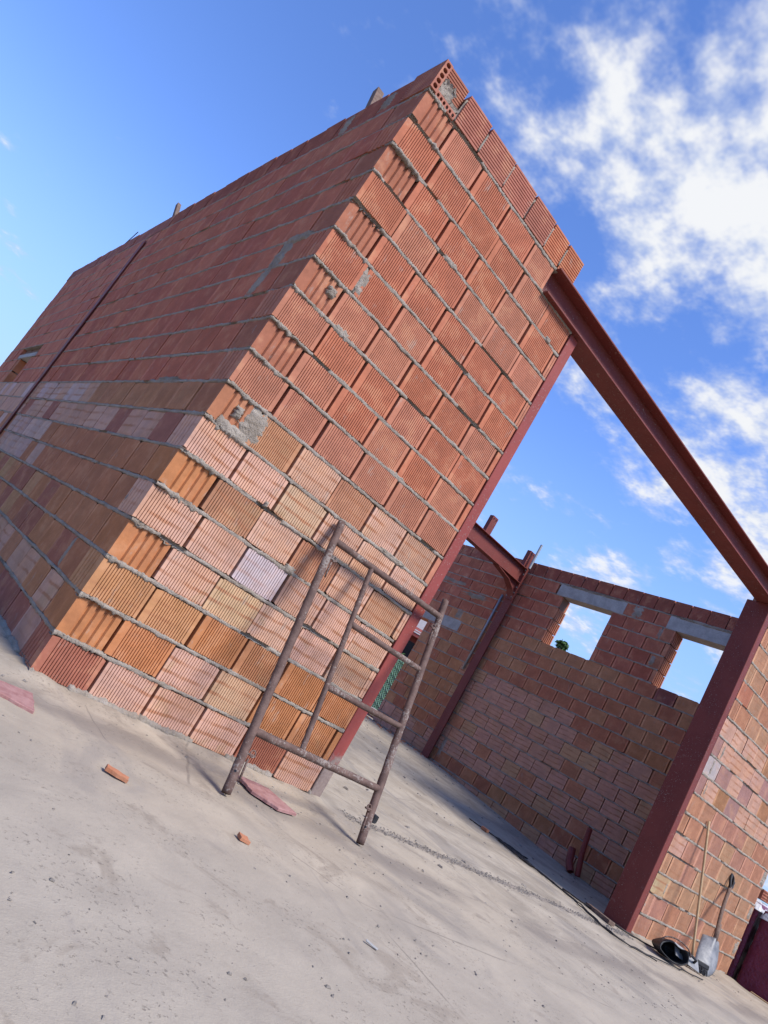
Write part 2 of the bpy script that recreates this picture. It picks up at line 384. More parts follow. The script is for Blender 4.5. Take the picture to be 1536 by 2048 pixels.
# ------------------------------------------------------------------ bricks
PITCH, H = 0.295, 0.2
BH = 0.184
def prism(poly, z0, z1, name, m, chip=0.0):
    n = len(poly); vs_ = [(x, y, z0) for x, y in poly] + [(x, y, z1) for x, y in poly]
    fs = [(i, (i + 1) % n, n + (i + 1) % n, n + i) for i in range(n)]
    fs.append(tuple(reversed(range(n)))); fs.append(tuple(range(n, 2 * n)))
    return mesh(name, vs_, fs, m)
def grooved(x0, x1, pitch, w, d):
    pts = []; x = x0
    while x + w < x1:
        pts += [(x, 0), (x + w * 0.22, d), (x + w * 0.78, d), (x + w, 0)]; x += pitch
    return pts
def ridge(T, side):
    # large tongue-and-groove end: flat margin, then ridges divided by deep slots
    pts = []; y = 0.058; d = 0.014
    if T == 0.241:
        y = 0.022
        while y < T - 0.03: pts += [(0, y), (0.040, y + 0.002), (0.040, y + 0.022), (0, y + 0.024)]; y += 0.043
        return pts
    while y < T - 0.03:
        pts += [(0, y), (d, y + 0.004), (d, y + 0.013), (0.002, y + 0.021)]; y += 0.043
    return pts
def block_mesh(name, L, style, T=0.24, left=False, right=False):
    front = {'thin': lambda: grooved(0.020, L - 0.012, 0.0148, 0.0038, 0.0090),
             'comb': lambda: grooved(0.040, L - 0.014, 0.0142, 0.0050, 0.0065),
             'fine': lambda: grooved(0.030, L - 0.016, 0.0122, 0.0040, 0.0060),
             'flat': lambda: []}[style]()
    poly = [(0, 0)] + front + [(L, 0)]
    if right: poly += [(L - dx, y) for dx, y in ridge(T, 1)]
    poly += [(L, T), (0, T)]
    if left: poly += [(dx, y) for dx, y in reversed(ridge(T, 0))]
    return prism(poly, 0, BH, name, M_CLAY)
_bm = {}
def chip(me, L, seed):
    rnd = random.Random(seed)
    for v in me.vertices:
        x, y, z = v.co
        if y > 0.02: continue
        e = min(x, L - x); top = z > BH / 2
        a = noise.noise(Vector((x * 26, seed * 3.7, 2.0 if top else 6.0))) * 0.5 + noise.noise(Vector((x * 75, seed * 1.9, 4.0 if top else 9.0))) * 0.35
        dz = 0.0015 + 0.006 * max(0, a) + (0.010 * rnd.random() ** 2 if e < 0.025 else 0)
        v.co.z += -dz if top else dz
        if e < 0.004: v.co.x += (0.003 * rnd.random()) * (1 if x < L / 2 else -1)
        v.co.y += 0.0010 * noise.noise(Vector((x * 40, z * 9, seed)))
    me.update(); return me
def bmesh_for(L, style, left=False, right=False, T=0.24):
    k = (round(L, 2), style, left, right, T, random.randrange(5))
    if k not in _bm: _bm[k] = chip(block_mesh('brick_' + style, round(L, 2), style, T, left, right), round(L, 2), len(_bm) + 1)
    return _bm[k]
def vary(c, a=0.08):
    k = 1 + random.uniform(-a, a); return tuple(max(0, ch * k * (1 + random.uniform(-a * .35, a * .35))) for ch in c)
C_UP = (0.585, 0.195, 0.105); C_SAL = (0.62, 0.245, 0.145); C_PINK = (0.76, 0.445, 0.32); C_ORG = (0.62, 0.25, 0.10)
C_OCH = (0.64, 0.31, 0.135); C_RED = (0.34, 0.11, 0.075); C_LIL = (0.62, 0.53, 0.56); C_BRN = (0.36, 0.15, 0.075); C_PLUM = (0.22, 0.085, 0.085)

class Wall:
    """face: 'y' (faces -Y, u along +X) or 'x' (faces -X, u along +Y)"""
    def __init__(s, label, face, at, zbase=0.0):
        s.face = face; s.at = at; s.z0 = zbase
        s.root = thing('brick_wall', label, 'brick wall'); s.cand = []
    def w(s, u, d, z):
        return (u, s.at + d, s.z0 + z) if s.face == 'y' else (s.at + d, u, s.z0 + z)
    def brick(s, u0, L, z, style, col, pale, left=False, right=False, T=0.24, mesh_=None, name='brick', dj=0.004):
        if right and dj == 0.002: u0 += random.uniform(-0.004, 0.010); L -= 0.01
        if left: u0 += random.uniform(-0.010, 0.004)
        d = random.uniform(-dj, dj); r = random.uniform(-0.006, 0.006); tz = random.uniform(-0.0025, 0.0025)
        s.cand.append((u0, L, z + tz, style, col, pale, left, right, T, mesh_, name, d, r))
    def emit(s, limit=295, score=None):
        items = sorted(s.cand, key=score) if score else s.cand
        for it in items[:limit]:
            u0, L, z, style, col, pale, left, right, T, me, name, d, r = it
            me = me or bmesh_for(L, style, left, right, T)
            o = link(name, me, s.root)
            if s.face == 'y': o.location = s.w(u0, d, z); o.rotation_euler = (0, 0, r)
            else: o.location = s.w(u0 + L, d, z); o.rotation_euler = (0, 0, -math.pi / 2 + r)
            o.color = (*col, pale)
        rest = items[limit:]
        if rest:
            vs_, fs, cs = [], [], []
            for it in rest:
                u0, L, z, style, col, pale, left, right, T, me, name, d, r = it
                b = len(vs_)
                for zz in (z, z + BH):
                    for dd in (d, T):
                        for uu in (u0, u0 + L): vs_.append(s.w(uu, dd, zz))
                q = [(0, 2, 3, 1), (4, 5, 7, 6), (0, 1, 5, 4), (2, 6, 7, 3), (0, 4, 6, 2), (1, 3, 7, 5)]
                fs += [tuple(i + b for i in f) for f in q]; cs += [(*col, pale)] * 6
            me = mesh('distant_bricks', vs_, fs, M_CLAYF)
            at = me.attributes.new('bc', 'FLOAT_COLOR', 'FACE')
            at.data.foreach_set('color', [c for q in cs for c in q])
            link('distant_bricks', me, s.root, kind='stuff')
    def bead(s, u0, u1, z, seg, amp=1.0, boost=None, th=0.0125, base=0.002, seed=0.0, gaps=0.25, parent_name='mortar_joint'):
        n = max(2, int((u1 - u0) / seg)); vs_ = []; fs = []; P = 7
        for i in range(n + 1):
            u = u0 + (u1 - u0) * i / n
            k = amp * (boost(u) if boost else 1.0)
            q = Vector((u * 9, z * 13.7 + seed, seed)); q2 = Vector((u * 38, z * 7.1 + seed, 3.3 + seed)); q3 = Vector((u * 110, z * 5 + seed, 9))
            a = noise.noise(q); b_ = noise.noise(q2); c_ = noise.noise(q3)
            out = base + k * (0.004 + 0.006 * a + 0.005 * b_ + 0.005 * c_ + 0.003 * noise.noise(q3 * 2.6))
            if noise.noise(Vector((u * 3.1, z * 21 + seed, 6.6))) < -0.38 + (0.25 - gaps): out = -0.018
            t1 = th * (0.85 + 0.40 * noise.noise(q + Vector((5, 0, 0)))) + k * 0.006 * max(0, b_) + 0.0045 * c_ + 0.004 * noise.noise(q3 * 2.3)
            t2 = th * (0.85 + 0.40 * noise.noise(q + Vector((0, 9, 0)))) + k * 0.012 * max(0, noise.noise(q2 + Vector((0, 4, 2)))) + k * 0.008 * max(0, c_) + 0.004 * noise.noise(q3 * 2.3 + Vector((0, 5, 0)))
            zc = z + 0.003 * noise.noise(q + Vector((0, 0, 7)))
            for d_, zz in ((0.05, zc + t1), (0.0, zc + t1), (-out * 0.7, zc + t1 * 0.75), (-out, zc + 0.1 * t1 + 0.003 * c_), (-out * 0.9 + 0.001 * b_, zc - t2 * 0.6), (0.001, zc - t2), (0.05, zc - t2 * 0.8)):
                vs_.append(s.w(u, d_, zz))
        for i in range(n):
            for k in range(P - 1):
                f = (i * P + k, (i + 1) * P + k, (i + 1) * P + k + 1, i * P + k + 1)
                fs.append(f)
        o = link(parent_name, mesh(parent_name, vs_, fs, M_MORTAR, True), s.root)
    def patch(s, u0, u1, z0, z1, seed=0.0, d0=0.012, name='mortar_patch', m=None, slant=0.0):
        nu, nz = max(6, int((u1 - u0) / 0.005)), max(6, int((z1 - z0) / 0.005)); vs_ = []; fs = []
        for j in range(nz + 1):
            for i in range(nu + 1):
                a, b = i / nu, j / nz
                wob = 0.06 * noise.noise(Vector((b * 5, seed, 0))); wob2 = 0.06 * noise.noise(Vector((a * 5, 3, seed)))
                u = u0 + (u1 - u0) * (a + wob * (1 - abs(2 * a - 1)) + 0.22 * noise.noise(Vector((b * 7, seed, 4))) * abs(2 * a - 1)) + slant * b
                z = z0 + (z1 - z0) * (b + wob2 * (1 - abs(2 * b - 1)) + 0.20 * noise.noise(Vector((a * 7, seed, 8))) * abs(2 * b - 1))
                e = min(1, 4 * min(a, 1 - a)) * min(1, 4 * min(b, 1 - b))
                d = 0.010 - (d0 + 0.010) * math.sqrt(max(0, e)) + 0.004 * noise.noise(Vector((u * 30, z * 30, seed))) + 0.004 * noise.noise(Vector((u * 70, z * 70, seed))) + 0.0035 * noise.noise(Vector((u * 170, z * 170, seed)))
                vs_.append(s.w(u, d, z))
        for j in range(nz):
            for i in range(nu):
                a = j * (nu + 1) + i; fs.append((a, a + 1, a + nu + 2, a + nu + 1) if s.face == 'y' else (a, a + nu + 1, a + nu + 2, a + 1))
        link(name, mesh(name, vs_, fs, m or M_MORTAR, True), s.root)
    def box(s, name, u0, u1, d0, d1, z0, z1, m):
        a = s.w(u0, d0, z0); b = s.w(u1, d1, z1); g_ = MB()
        g_.box(min(a[0], b[0]), max(a[0], b[0]), min(a[1], b[1]), max(a[1], b[1]), a[2], b[2]); return g_.build(name, m, s.root)

# perforated brick laid on edge for the top course: ribs run along the length
def rib_mesh(L, T=0.115, h=0.20, holes=False):
    prof = [(0, 0)]; z = 0.014
    while z < h - 0.016:
        prof += [(0, z), (0.0045, z + 0.002), (0.0045, z + 0.006), (0, z + 0.008)]; z += 0.0185
    prof += [(0, h), (T, h), (T, 0)]
    n = len(prof); vs_ = [(0, y, z) for y, z in prof] + [(L, y, z) for y, z in prof]
    fs = [(i, n + i, n + (i + 1) % n, (i + 1) % n) for i in range(n)] + [tuple(range(n)), tuple(reversed(range(n, 2 * n)))]
    return mesh('top_brick', vs_, fs, M_CLAY)
_rib = {}
def rib_for(L, T=0.115):
    k = (round(L, 2), T)
    if k not in _rib: _rib[k] = rib_mesh(*k)
    return _rib[k]

# ---- front pier: x 0..1.785, faces -Y
WX1 = 1.768
FW = Wall('tall sunlit brick pier with ridged corner behind the leaning scaffold frame', 'y', 0.0)
special = {  # (course, index) -> style, colour, pale  read off the photograph
    (1, 0): ('comb', (0.46, 0.165, 0.105), 0), (1, 1): ('thin', C_PINK, 1), (1, 2): ('thin', C_PINK, 1), (1, 3): ('thin', C_PINK, 1), (1, 4): ('comb', (0.44, 0.15, 0.085), 0), (1, 5): ('thin', C_PINK, 1),
    (2, 0): ('comb', C_ORG, .3), (2, 1): ('thin', C_PINK, 1), (2, 2): ('thin', (0.70, 0.43, 0.26), 1), (2, 3): ('comb', C_ORG, 0), (2, 4): ('comb', C_ORG, .5), (2, 5): ('comb', C_ORG, 0),
    (3, 0): ('comb', C_OCH, .4), (3, 1): ('comb', C_OCH, .6), (3, 2): ('comb', C_ORG, 0), (3, 3): ('comb', (0.5, 0.22, 0.10), .5), (3, 4): ('comb', C_ORG, 0), (3, 5): ('comb', C_ORG, 0),
    (4, 0): ('thin', C_PINK, 1), (4, 1): ('thin', (0.68, 0.44, 0.25), 1), (4, 2): ('thin', C_PINK, 1), (4, 3): ('thin', C_PINK, 1), (4, 4): ('thin', (0.56, 0.33, 0.22), 1), (4, 5): ('thin', C_PINK, 1),
    (5, 0): ('thin', C_PINK, 1), (5, 1): ('thin', C_PINK, 1), (5, 2): ('thin', (0.72, 0.58, 0.58), 0.35), (5, 3): ('thin', (0.58, 0.34, 0.26), 1), (5, 4): ('thin', C_PINK, 1), (5, 5): ('thin', C_PINK, 1),
    (6, 0): ('thin', (0.50, 0.24, 0.135), .7), (6, 1): ('thin', C_PINK, 1), (6, 2): ('thin', (0.50, 0.215, 0.125), .8), (6, 3): ('thin', C_PINK, 1), (6, 4): ('thin', (0.60, 0.31, 0.19), 1), (6, 5): ('thin', C_PINK, 1),
    (7, 0): ('thin', C_PINK, 1), (7, 1): ('thin', C_PINK, 1), (7, 2): ('thin', (0.70, 0.45, 0.28), 1), (7, 3): ('thin', C_PINK, 1), (7, 4): ('thin', C_PINK, 1), (7, 5): ('thin', C_PINK, 1),
    (8, 0): ('fine', (0.62, 0.29, 0.15), .6), (8, 1): ('thin', C_PINK, 1), (8, 2): ('thin', (0.52, 0.22, 0.13), .7), (8, 3): ('thin', C_PINK, 1), (8, 4): ('thin', (0.60, 0.33, 0.21), 1), (8, 5): ('comb', C_SAL, 0),
}
def zc(k): return (k - 1) * H + 0.010
for k in range(1, 19):
    odd = k % 2 == 1; us = []
    if odd: us = [i * PITCH for i in range(6)]
    else: us = [0.25 + i * PITCH for i in range(6)]
    for i, u in enumerate(us):
        L = random.choice([0.287, 0.285, 0.283, 0.280])
        L = min(L, WX1 - 0.006 - u)
        if k == 18 and u + L > 1.37: L = 1.36 - u      # beam pocket
        if L < 0.025: continue
        if (k, i) in special: st, c, pl = special[(k, i)]
        else:
            r = random.random(); st = 'comb' if r < 0.40 else ('fine' if r < 0.85 else 'thin')
            c = C_UP if st != 'comb' else (0.60, 0.205, 0.11)
            if random.random() < 0.3: c = C_SAL
            pl = 0.0
            if k == 9: c = (0.56, 0.225, 0.135)
        FW.brick(u, L, zc(k), st, vary(c, 0.05), pl, left=(odd and i == 0), dj=0.0035)
# cut brick against the beam pocket, lower row
FW.emit()
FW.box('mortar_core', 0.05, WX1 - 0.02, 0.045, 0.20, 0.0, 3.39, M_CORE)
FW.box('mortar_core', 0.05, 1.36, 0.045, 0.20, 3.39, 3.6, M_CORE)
for k in range(0, 19):
    ends = (lambda u: 1.0 + 1.3 * (u < 0.25)) if True else None
    x1 = WX1 - 0.004 if k < 18 else 1.40
    if k == 0: FW.bead(0.0, x1, 0.006, 0.006, 2.6, None, 0.022, 0.010, 1.0, gaps=0.0)
    else: FW.bead(-0.004, x1, k * H - 0.0005 + 0.003, 0.005, 0.85, ends, 0.0100, -0.001, float(k), gaps=0.32)
FW.patch(0.175, 0.315, 1.410, 1.600, 2.0, 0.006); FW.patch(0.070, 0.27, 1.385, 1.450, 4.0, 0.010)
FW.patch(0.115, 0.160, 1.475, 1.545, 7.0, 0.016); FW.patch(0.265, 0.335, 2.415, 2.585, 5.0, 0.003)
FW.patch(0.52, 0.545, 1.20, 1.24, 8.0, 0.018); FW.patch(0.83, 0.90, 0.985, 1.035, 31.0, 0.010); FW.patch(0.30, 0.42, 2.18, 2.235, 32.0, 0.006); FW.patch(1.05, 1.22, 1.785, 1.825, 33.0, 0.006); FW.patch(0.62, 0.76, 2.985, 3.03, 34.0, 0.006); FW.patch(1.30, 1.55, 1.385, 1.425, 35.0, 0.008); FW.patch(0.16, 0.22, 2.30, 2.36, 36.0, 0.014); FW.patch(1.585, 1.64, 3.19, 3.235, 9.0, 0.014)
# top course of perforated bricks on edge
def top_brick(W, u0, L, z, col, T=0.115, d=0.0):
    W.cand.append((u0, L, z, 'rib', col, 0.0, False, False, T, rib_for(L, T), 'top_brick', d + random.uniform(-.004, .004), random.uniform(-.008, .008)))
FW.cand = []
js = [0.105, 0.222, 0.449, 0.707, 0.96, 1.192, 1.377, 1.572]
for a, b in zip(js[1:-1], js[2:]):
    top_brick(FW, a + 0.006, b - a - 0.012, 3.622, vary((0.54, 0.205, 0.14) if a < 1.19 else (0.62, 0.215, 0.11), 0.05), 0.20, 0.0)
top_brick(FW, 0.055, 0.160, 3.655, vary((0.47, 0.17, 0.11)), 0.20, 0.035)
FW.emit()
for a in js[1:-1]: FW.bead(a - 0.006, a + 0.006, 3.70, 0.004, 0.4, None, 0.085, -0.006, a * 9, gaps=0.0, parent_name='mortar_joint')
FW.patch(0.045, 0.150, 3.640, 3.755, 3.0, -0.022); FW.patch(0.10, 0.215, 3.635, 3.69, 3.7, -0.014)
# corner brick stood on end, cell openings towards the viewer
def cell_brick(parent, x0, y0, z0, w, h, depth, nx, nz, col, name='top_brick'):
    g_ = MB(); m_ = 0.010
    xs = [0.0]; cw = (w - m_ * (nx + 1)) / nx; ch = (h - m_ * (nz + 1)) / nz
    for i in range(nx): xs += [xs[-1] + m_, xs[-1] + m_ + cw]
    xs.append(w); zs = [0.0]
    for i in range(nz): zs += [zs[-1] + m_, zs[-1] + m_ + ch]
    zs.append(h)
    for i in range(len(xs) - 1):
        for j in range(len(zs) - 1):
            hole = i % 2 == 1 and j % 2 == 1
            a, b, c, d = xs[i], xs[i + 1], zs[j], zs[j + 1]
            if not hole: g_.add([(a, 0, c), (b, 0, c), (b, 0, d), (a, 0, d)], [(0, 1, 2, 3)])
            else:
                e = 0.06
                # octagonal-ish mouth: chamfer corners
                g_.add([(a, 0, c), (b, 0, c), (b, 0, d), (a, 0, d), (a, e, c), (b, e, c), (b, e, d), (a, e, d)], [(1, 0, 4, 5), (2, 1, 5, 6), (3, 2, 6, 7), (0, 3, 7, 4), (4, 7, 6, 5)])
                q = 0.28
                for (px, pz, sx_, sz_) in ((a, c, 1, 1), (b, c, -1, 1), (b, d, -1, -1), (a, d, 1, -1)):
                    tri = [(px, 0.0005, pz), (px + sx_ * q * (b - a), 0.0005, pz), (px, 0.0005, pz + sz_ * q * (d - c))]
                    g_.add(tri, [(0, 1, 2) if sx_ * sz_ > 0 else (0, 2, 1)])
    # body sides with ribs on the -X side
    g_.add([(w, 0, 0), (w, depth, 0), (w, depth, h), (w, 0, h)], [(0, 1, 2, 3)])
    g_.add([(0, 0, h), (w, 0, h), (w, depth, h), (0, depth, h)], [(0, 1, 2, 3)])
    g_.add([(0, 0, 0), (w, 0, 0), (w, depth, 0), (0, depth, 0)], [(0, 3, 2, 1)])
    g_.add([(0, depth, 0), (w, depth, 0), (w, depth, h), (0, depth, h)], [(0, 3, 2, 1)])
    z = 0.0
    while z < h - 0.005:
        zb = min(h, z + 0.012); zt = min(h, z + 0.0185)
        g_.add([(0, 0, z), (0, depth, z), (0, depth, zb), (0, 0, zb)], [(0, 3, 2, 1)])
        g_.add([(0.0045, 0, zb), (0.0045, depth, zb), (0.0045, depth, zt), (0.0045, 0, zt)], [(0, 3, 2, 1)])
        g_.add([(0, 0, zb), (0, depth, zb), (0.0045, depth, zb), (0.0045, 0, zb)], [(0, 3, 2, 1)])
        g_.add([(0, 0, zt), (0, depth, zt), (0.0045, depth, zt), (0.0045, 0, zt)], [(0, 1, 2, 3)])
        z += 0.0185
    o = link(name, g_.mesh(name, M_CLAY), parent, (x0, y0, z0)); o.color = (*col, 0.0); return o
cell_brick(FW.root, -0.008, -0.004, 3.622, 0.050, 0.20, 0.28, 1, 5, (0.52, 0.20, 0.135))
cell_brick(FW.root, 0.044, 0.002, 3.610, 0.172, 0.042, 0.11, 6, 1, (0.52, 0.20, 0.135))

# ---- left flank: x = 0, y 0..9, faces -X (in shade)
LW = Wall('long shaded brick flank wall receding left from the ridged corner', 'x', 0.0)
LEND = 9.0
def lcol(k, u):
    r = random.random()
    if k >= 9: return vary(random.choice([(0.64, 0.20, 0.11), (0.60, 0.18, 0.10), (0.66, 0.22, 0.12), (0.58, 0.17, 0.10)]), 0.05), 0.0, 'fine'
    if k == 8: return (vary((0.56, 0.25, 0.12), .07), .35, 'fine') if u < 2.2 else (vary((0.68, 0.50, 0.46) if r < .5 else (0.66, 0.39, 0.28), .08), .8, 'thin')
    if k == 7: return (vary((0.68, 0.40, 0.30), .09), .9, 'thin') if r < .75 else (vary((0.46, 0.17, 0.12)), 0, 'thin')
    if k in (5, 6): return (vary((0.58, 0.23, 0.11), .06), .15, 'fine') if u < 2.6 or r < .4 else (vary((0.68, 0.46, 0.40), .1), .5, 'thin')
    if k in (3, 4): return vary(random.choice([(0.60, 0.25, 0.11), (0.62, 0.33, 0.15), (0.55, 0.21, 0.10), (0.45, 0.16, 0.10)]), .06), .4, 'fine'
    if k == 2: return (vary((0.68, 0.40, 0.28), .08), .9, 'thin') if r < .75 else (vary((0.58, 0.25, 0.12)), .2, 'fine')
    return vary(random.choice([(0.48, 0.17, 0.12), (0.54, 0.21, 0.11), (0.62, 0.36, 0.27)]), .07), .3, 'fine'
for k in range(1, 19):
    odd = k % 2 == 1
    u = 0.25 if odd else 0.0; first = True
    while u < LEND - 0.05:
        L = min(0.288, LEND - u)
        c, pl, st = lcol(k, u)
        hole = k in (9, 10, 11) and u + L > (6.66 if k < 11 else 6.46) and u < (7.44 if k < 11 else 7.70)
        if hole:
            if u < 6.60 and k < 11: LW.brick(u, 6.65 - u, zc(k), 'flat', c, pl)
            if u + L > 7.50 and k < 11: LW.brick(7.46, u + L - 7.46, zc(k), 'flat', (0.52, 0.19, 0.085), 0)
        elif not odd and first:
            cc = {2: C_ORG, 4: C_ORG, 6: C_ORG, 8: (0.55, 0.22, 0.11)}.get(k, (0.50, 0.185, 0.105))
            LW.brick(u, 0.295, zc(k), st, vary(cc, .03), 0.0, right=True, T=0.235, dj=0.002)
        else: LW.brick(u, L, zc(k), st, c, pl)
        first = False; u += PITCH if not (not odd and u == 0.0) else 0.303
for v in list(LW.cand): pass
yy = 0.30
while yy < LEND - 0.1:
    L = random.choice([0.235, 0.245, 0.24]); top_brick(LW, yy, L, 3.618, vary((0.40, 0.135, 0.095), .07), 0.20); yy += L + 0.012
LW.emit(298, lambda it: it[0] + 0.35 * abs(it[2] - 1.2))
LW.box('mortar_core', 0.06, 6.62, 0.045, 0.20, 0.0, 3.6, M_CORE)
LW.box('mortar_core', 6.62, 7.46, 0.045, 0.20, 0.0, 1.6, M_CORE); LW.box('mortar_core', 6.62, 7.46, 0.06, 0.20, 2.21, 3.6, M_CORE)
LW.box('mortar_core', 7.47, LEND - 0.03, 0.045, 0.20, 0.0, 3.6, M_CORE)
for k in range(0, 19):
    if k == 0: LW.bead(0.0, LEND, 0.0, 0.016, 2.0, None, 0.03, 0.006, 44.0, gaps=0.0); continue
    spans = [(0.0, 6.63), (7.47, LEND)] if k in (8, 9) and False else [(0.0, LEND)]
    if k in (9, 10): spans = [(0.0, 6.64), (7.46, LEND)]
    for a, b in spans:
        m_ = min(b, 3.0)
        if a < m_: LW.bead(a - (0.004 if a == 0 else 0), m_, k * H + 0.0025, 0.009, 0.8, None, 0.0100, -0.001, 60.0 + k, gaps=0.26)
        if b > 3.0: LW.bead(max(a, 3.0), b, k * H + 0.0025, 0.022, 0.7, None, 0.0090, -0.001, 60.0 + k, gaps=0.26)
LW.box('window_lintel', 6.42, 7.72, -0.012, 0.22, 2.005, 2.065, M_CONC)
LW.box('window_lintel', 6.42, 7.72, 0.05, 0.22, 2.068, 2.20, M_CORE)
LW.patch(0.42, 0.58, 2.38, 2.62, 11.0, 0.005, slant=-0.05); LW.patch(0.22, 0.55, 2.57, 2.64, 12.0, 0.010)
LW.patch(0.49, 0.62, 2.20, 2.42, 15.0, 0.004, slant=-0.05); LW.patch(0.95, 1.20, 3.18, 3.23, 21.0, 0.004); LW.patch(1.5, 1.9, 2.78, 2.83, 22.0, 0.004)
LW.patch(2.2, 2.5, 1.98, 2.03, 23.0, 0.004); LW.patch(0.7, 1.1, 1.58, 1.64, 24.0, 0.004); LW.patch(0.9, 1.0, 3.62, 3.80, 25.0, 0.003); LW.patch(0.42, 0.56, 3.63, 3.81, 26.0, 0.003)
LW.patch(0.215, 0.245, 0.80, 0.99, 13.0, 0.008); LW.patch(0.535, 0.565, 0.41, 0.60, 14.0, 0.006)

# ---- right wall: x 5.945..8.33, faces -Y
RW = Wall('sunlit brick wall right of the column with broom and shovel leaning on it', 'y', 0.0)
RX0, RX1 = 5.945, 8.31
for k in range(1, 19):
    u = RX0 + (0.0 if k % 2 else -0.145); i = 0
    while u < RX1 - 0.06:
        a = max(u, RX0); b = min(u + 0.287, RX1); r = random.random()
        if b - a > 0.05:
            if k <= 7: c, pl, st = random.choice([((0.60, 0.285, 0.165), .15, 'comb'), ((0.60, 0.31, 0.18), .4, 'comb'), ((0.62, 0.30, 0.20), .2, 'comb'), ((0.61, 0.35, 0.20), .4, 'comb')])
            elif k <= 11: c, pl, st = (C_PINK, 1, 'thin') if r < .7 else (((0.55, 0.27, 0.13), .4, 'comb') if r < .85 else ((0.50, 0.27, 0.235), .2, 'thin'))
            else: c, pl, st = random.choice([(C_SAL, .1, 'comb'), ((0.61, 0.33, 0.19), .4, 'comb'), ((0.60, 0.28, 0.16), .1, 'comb')])
            if k in (3, 5) and a == RX0: c, pl, st = ((0.64, 0.47, 0.27), .8, 'thin') if k == 3 else (C_PINK, 1, 'thin')
            if k == 9 and a == RX0: c, pl = (0.66, 0.58, 0.56), 0.1
            RW.brick(a, b - a, zc(k), st, vary(c, .06), pl)
        u += PITCH
RW.emit()
RW.cand = []; u = 6.0
while u < RX1 - .1:
    L = min(0.24, RX1 - u); top_brick(RW, u, L, 3.618, vary((0.47, 0.155, 0.09)), 0.20); u += 0.252
RW.emit()
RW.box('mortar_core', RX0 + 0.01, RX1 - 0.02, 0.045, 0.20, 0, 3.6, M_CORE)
for k in range(0, 19):
    RW.bead(RX0, RX1, k * H + (0.0025 if k else 0.0), 0.012, 1.0, None, 0.0125 if k else 0.03, 0.001, 100.0 + k, gaps=0.18)
for (a, b, c, d) in ((8.18, 8.31, 0.22, 0.39), (8.20, 8.31, 0.62, 0.79), (8.19, 8.31, 1.02, 1.19), (6.19, 6.225, 0.41, 0.58), (5.95, 5.975, 0.22, 0.38), (6.11, 6.16, 1.41, 1.60), (6.06, 6.10, 1.61, 1.80), (6.14, 6.18, 1.81, 1.99)):
    RW.patch(a, b, c, d, a * 7 + c, 0.004)

# ---- window wall: x = 7.65, y 0.25..11, faces -X (in shade)
WXF = 7.65
WW = Wall('long shaded brick wall with two window openings behind the steel portal', 'x', WXF)
OPEN = [(2.88, 3.80, 2.60, 3.40), (0.98, 1.86, 2.60, 3.40), (6.27, 7.35, 0.0, 2.22)]
WEND = 10.2
def cut(a, b, z0, z1):
    segs = [(a, b)]
    for (p, q, c, d) in OPEN:
        if z1 <= c + 0.05 or z0 >= d - 0.05: continue
        out = []
        for s_, e in segs:
            if e <= p or s_ >= q: out.append((s_, e)); continue
            if s_ < p: out.append((s_, p))
            if e > q: out.append((q, e))
        segs = out
    return [s_ for s_ in segs if s_[1] - s_[0] > 0.012]
for k in range(1, 19):
    u = 0.30 + (0.0 if k % 2 else -0.15) + random.uniform(-.02, .02)
    while u < WEND:
        r = random.random()
        if k <= 3 or 4 <= k <= 9:
            mx_ = 9.6 - 0.35 * max(0, (3 - u))    # pale courses stop lower near the front
            if r < .70: c, pl, st = (0.76, 0.40, 0.28), 1, 'thin'
            elif r < .88: c, pl, st = (0.74, 0.43, 0.24), .9, 'thin'
            else: c, pl, st = (0.68, 0.29, 0.16), .5, 'fine'
            if k == 2 and u < 4.6 or (k >= 9 and u < 2.6) or (u > 4.8 and k >= 4): c, pl, st = random.choice([(0.66, 0.27, 0.13), (0.66, 0.30, 0.14), (0.61, 0.225, 0.12)]), .1, 'fine'
        elif k in (10, 11, 12, 13): c, pl, st = random.choice([(0.66, 0.27, 0.14), (0.70, 0.34, 0.17), (0.63, 0.235, 0.13)]), .2, 'fine'
        else: c, pl, st = random.choice([(0.62, 0.205, 0.12), (0.58, 0.18, 0.11), (0.65, 0.225, 0.135)]), 0, 'fine'
        if k == 13 and random.random() < .16: c, pl = (0.34, 0.12, 0.10), 0
        for a, b in cut(u, u + 0.281, zc(k), zc(k) + BH):
            if k == 18 and any(p - 0.12 < (a + b) / 2 < q + 0.12 for p, q, _, _ in OPEN[:2]): continue
            at_jamb = any(abs(a - q) < 0.01 and q < 6 for p, q, _, _ in OPEN)
            right = any(abs(a - q) < 0.01 for p, q, _, _ in OPEN) and False; left_ = any(abs(a - q) < 0.01 for p, q, _, _ in OPEN)   # cut end faces the opening
            WW.brick(a, b - a - (0.0), zc(k), st if b - a > .15 else 'flat', vary(c if not left_ else (0.62, 0.25, 0.14), .05), pl if not left_ else 0, right=left_, T=0.241 if left_ else 0.24)
        u += PITCH
u = 0.5
while u < WEND - .1:
    L = random.choice([0.235, 0.245, 0.25]); top_brick(WW, u, L, 3.618, vary((0.40, 0.125, 0.085), .07), 0.20); u += L + 0.013
WW.emit(298, lambda it: abs(it[0] - 3.3))
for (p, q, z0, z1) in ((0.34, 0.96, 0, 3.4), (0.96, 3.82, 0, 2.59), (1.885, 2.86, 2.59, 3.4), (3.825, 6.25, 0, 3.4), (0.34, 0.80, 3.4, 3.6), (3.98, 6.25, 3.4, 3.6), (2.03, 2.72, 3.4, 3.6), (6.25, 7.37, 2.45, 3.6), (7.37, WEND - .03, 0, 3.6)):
    WW.box('mortar_core', p, q, 0.045, 0.20, z0, z1, M_CORE)
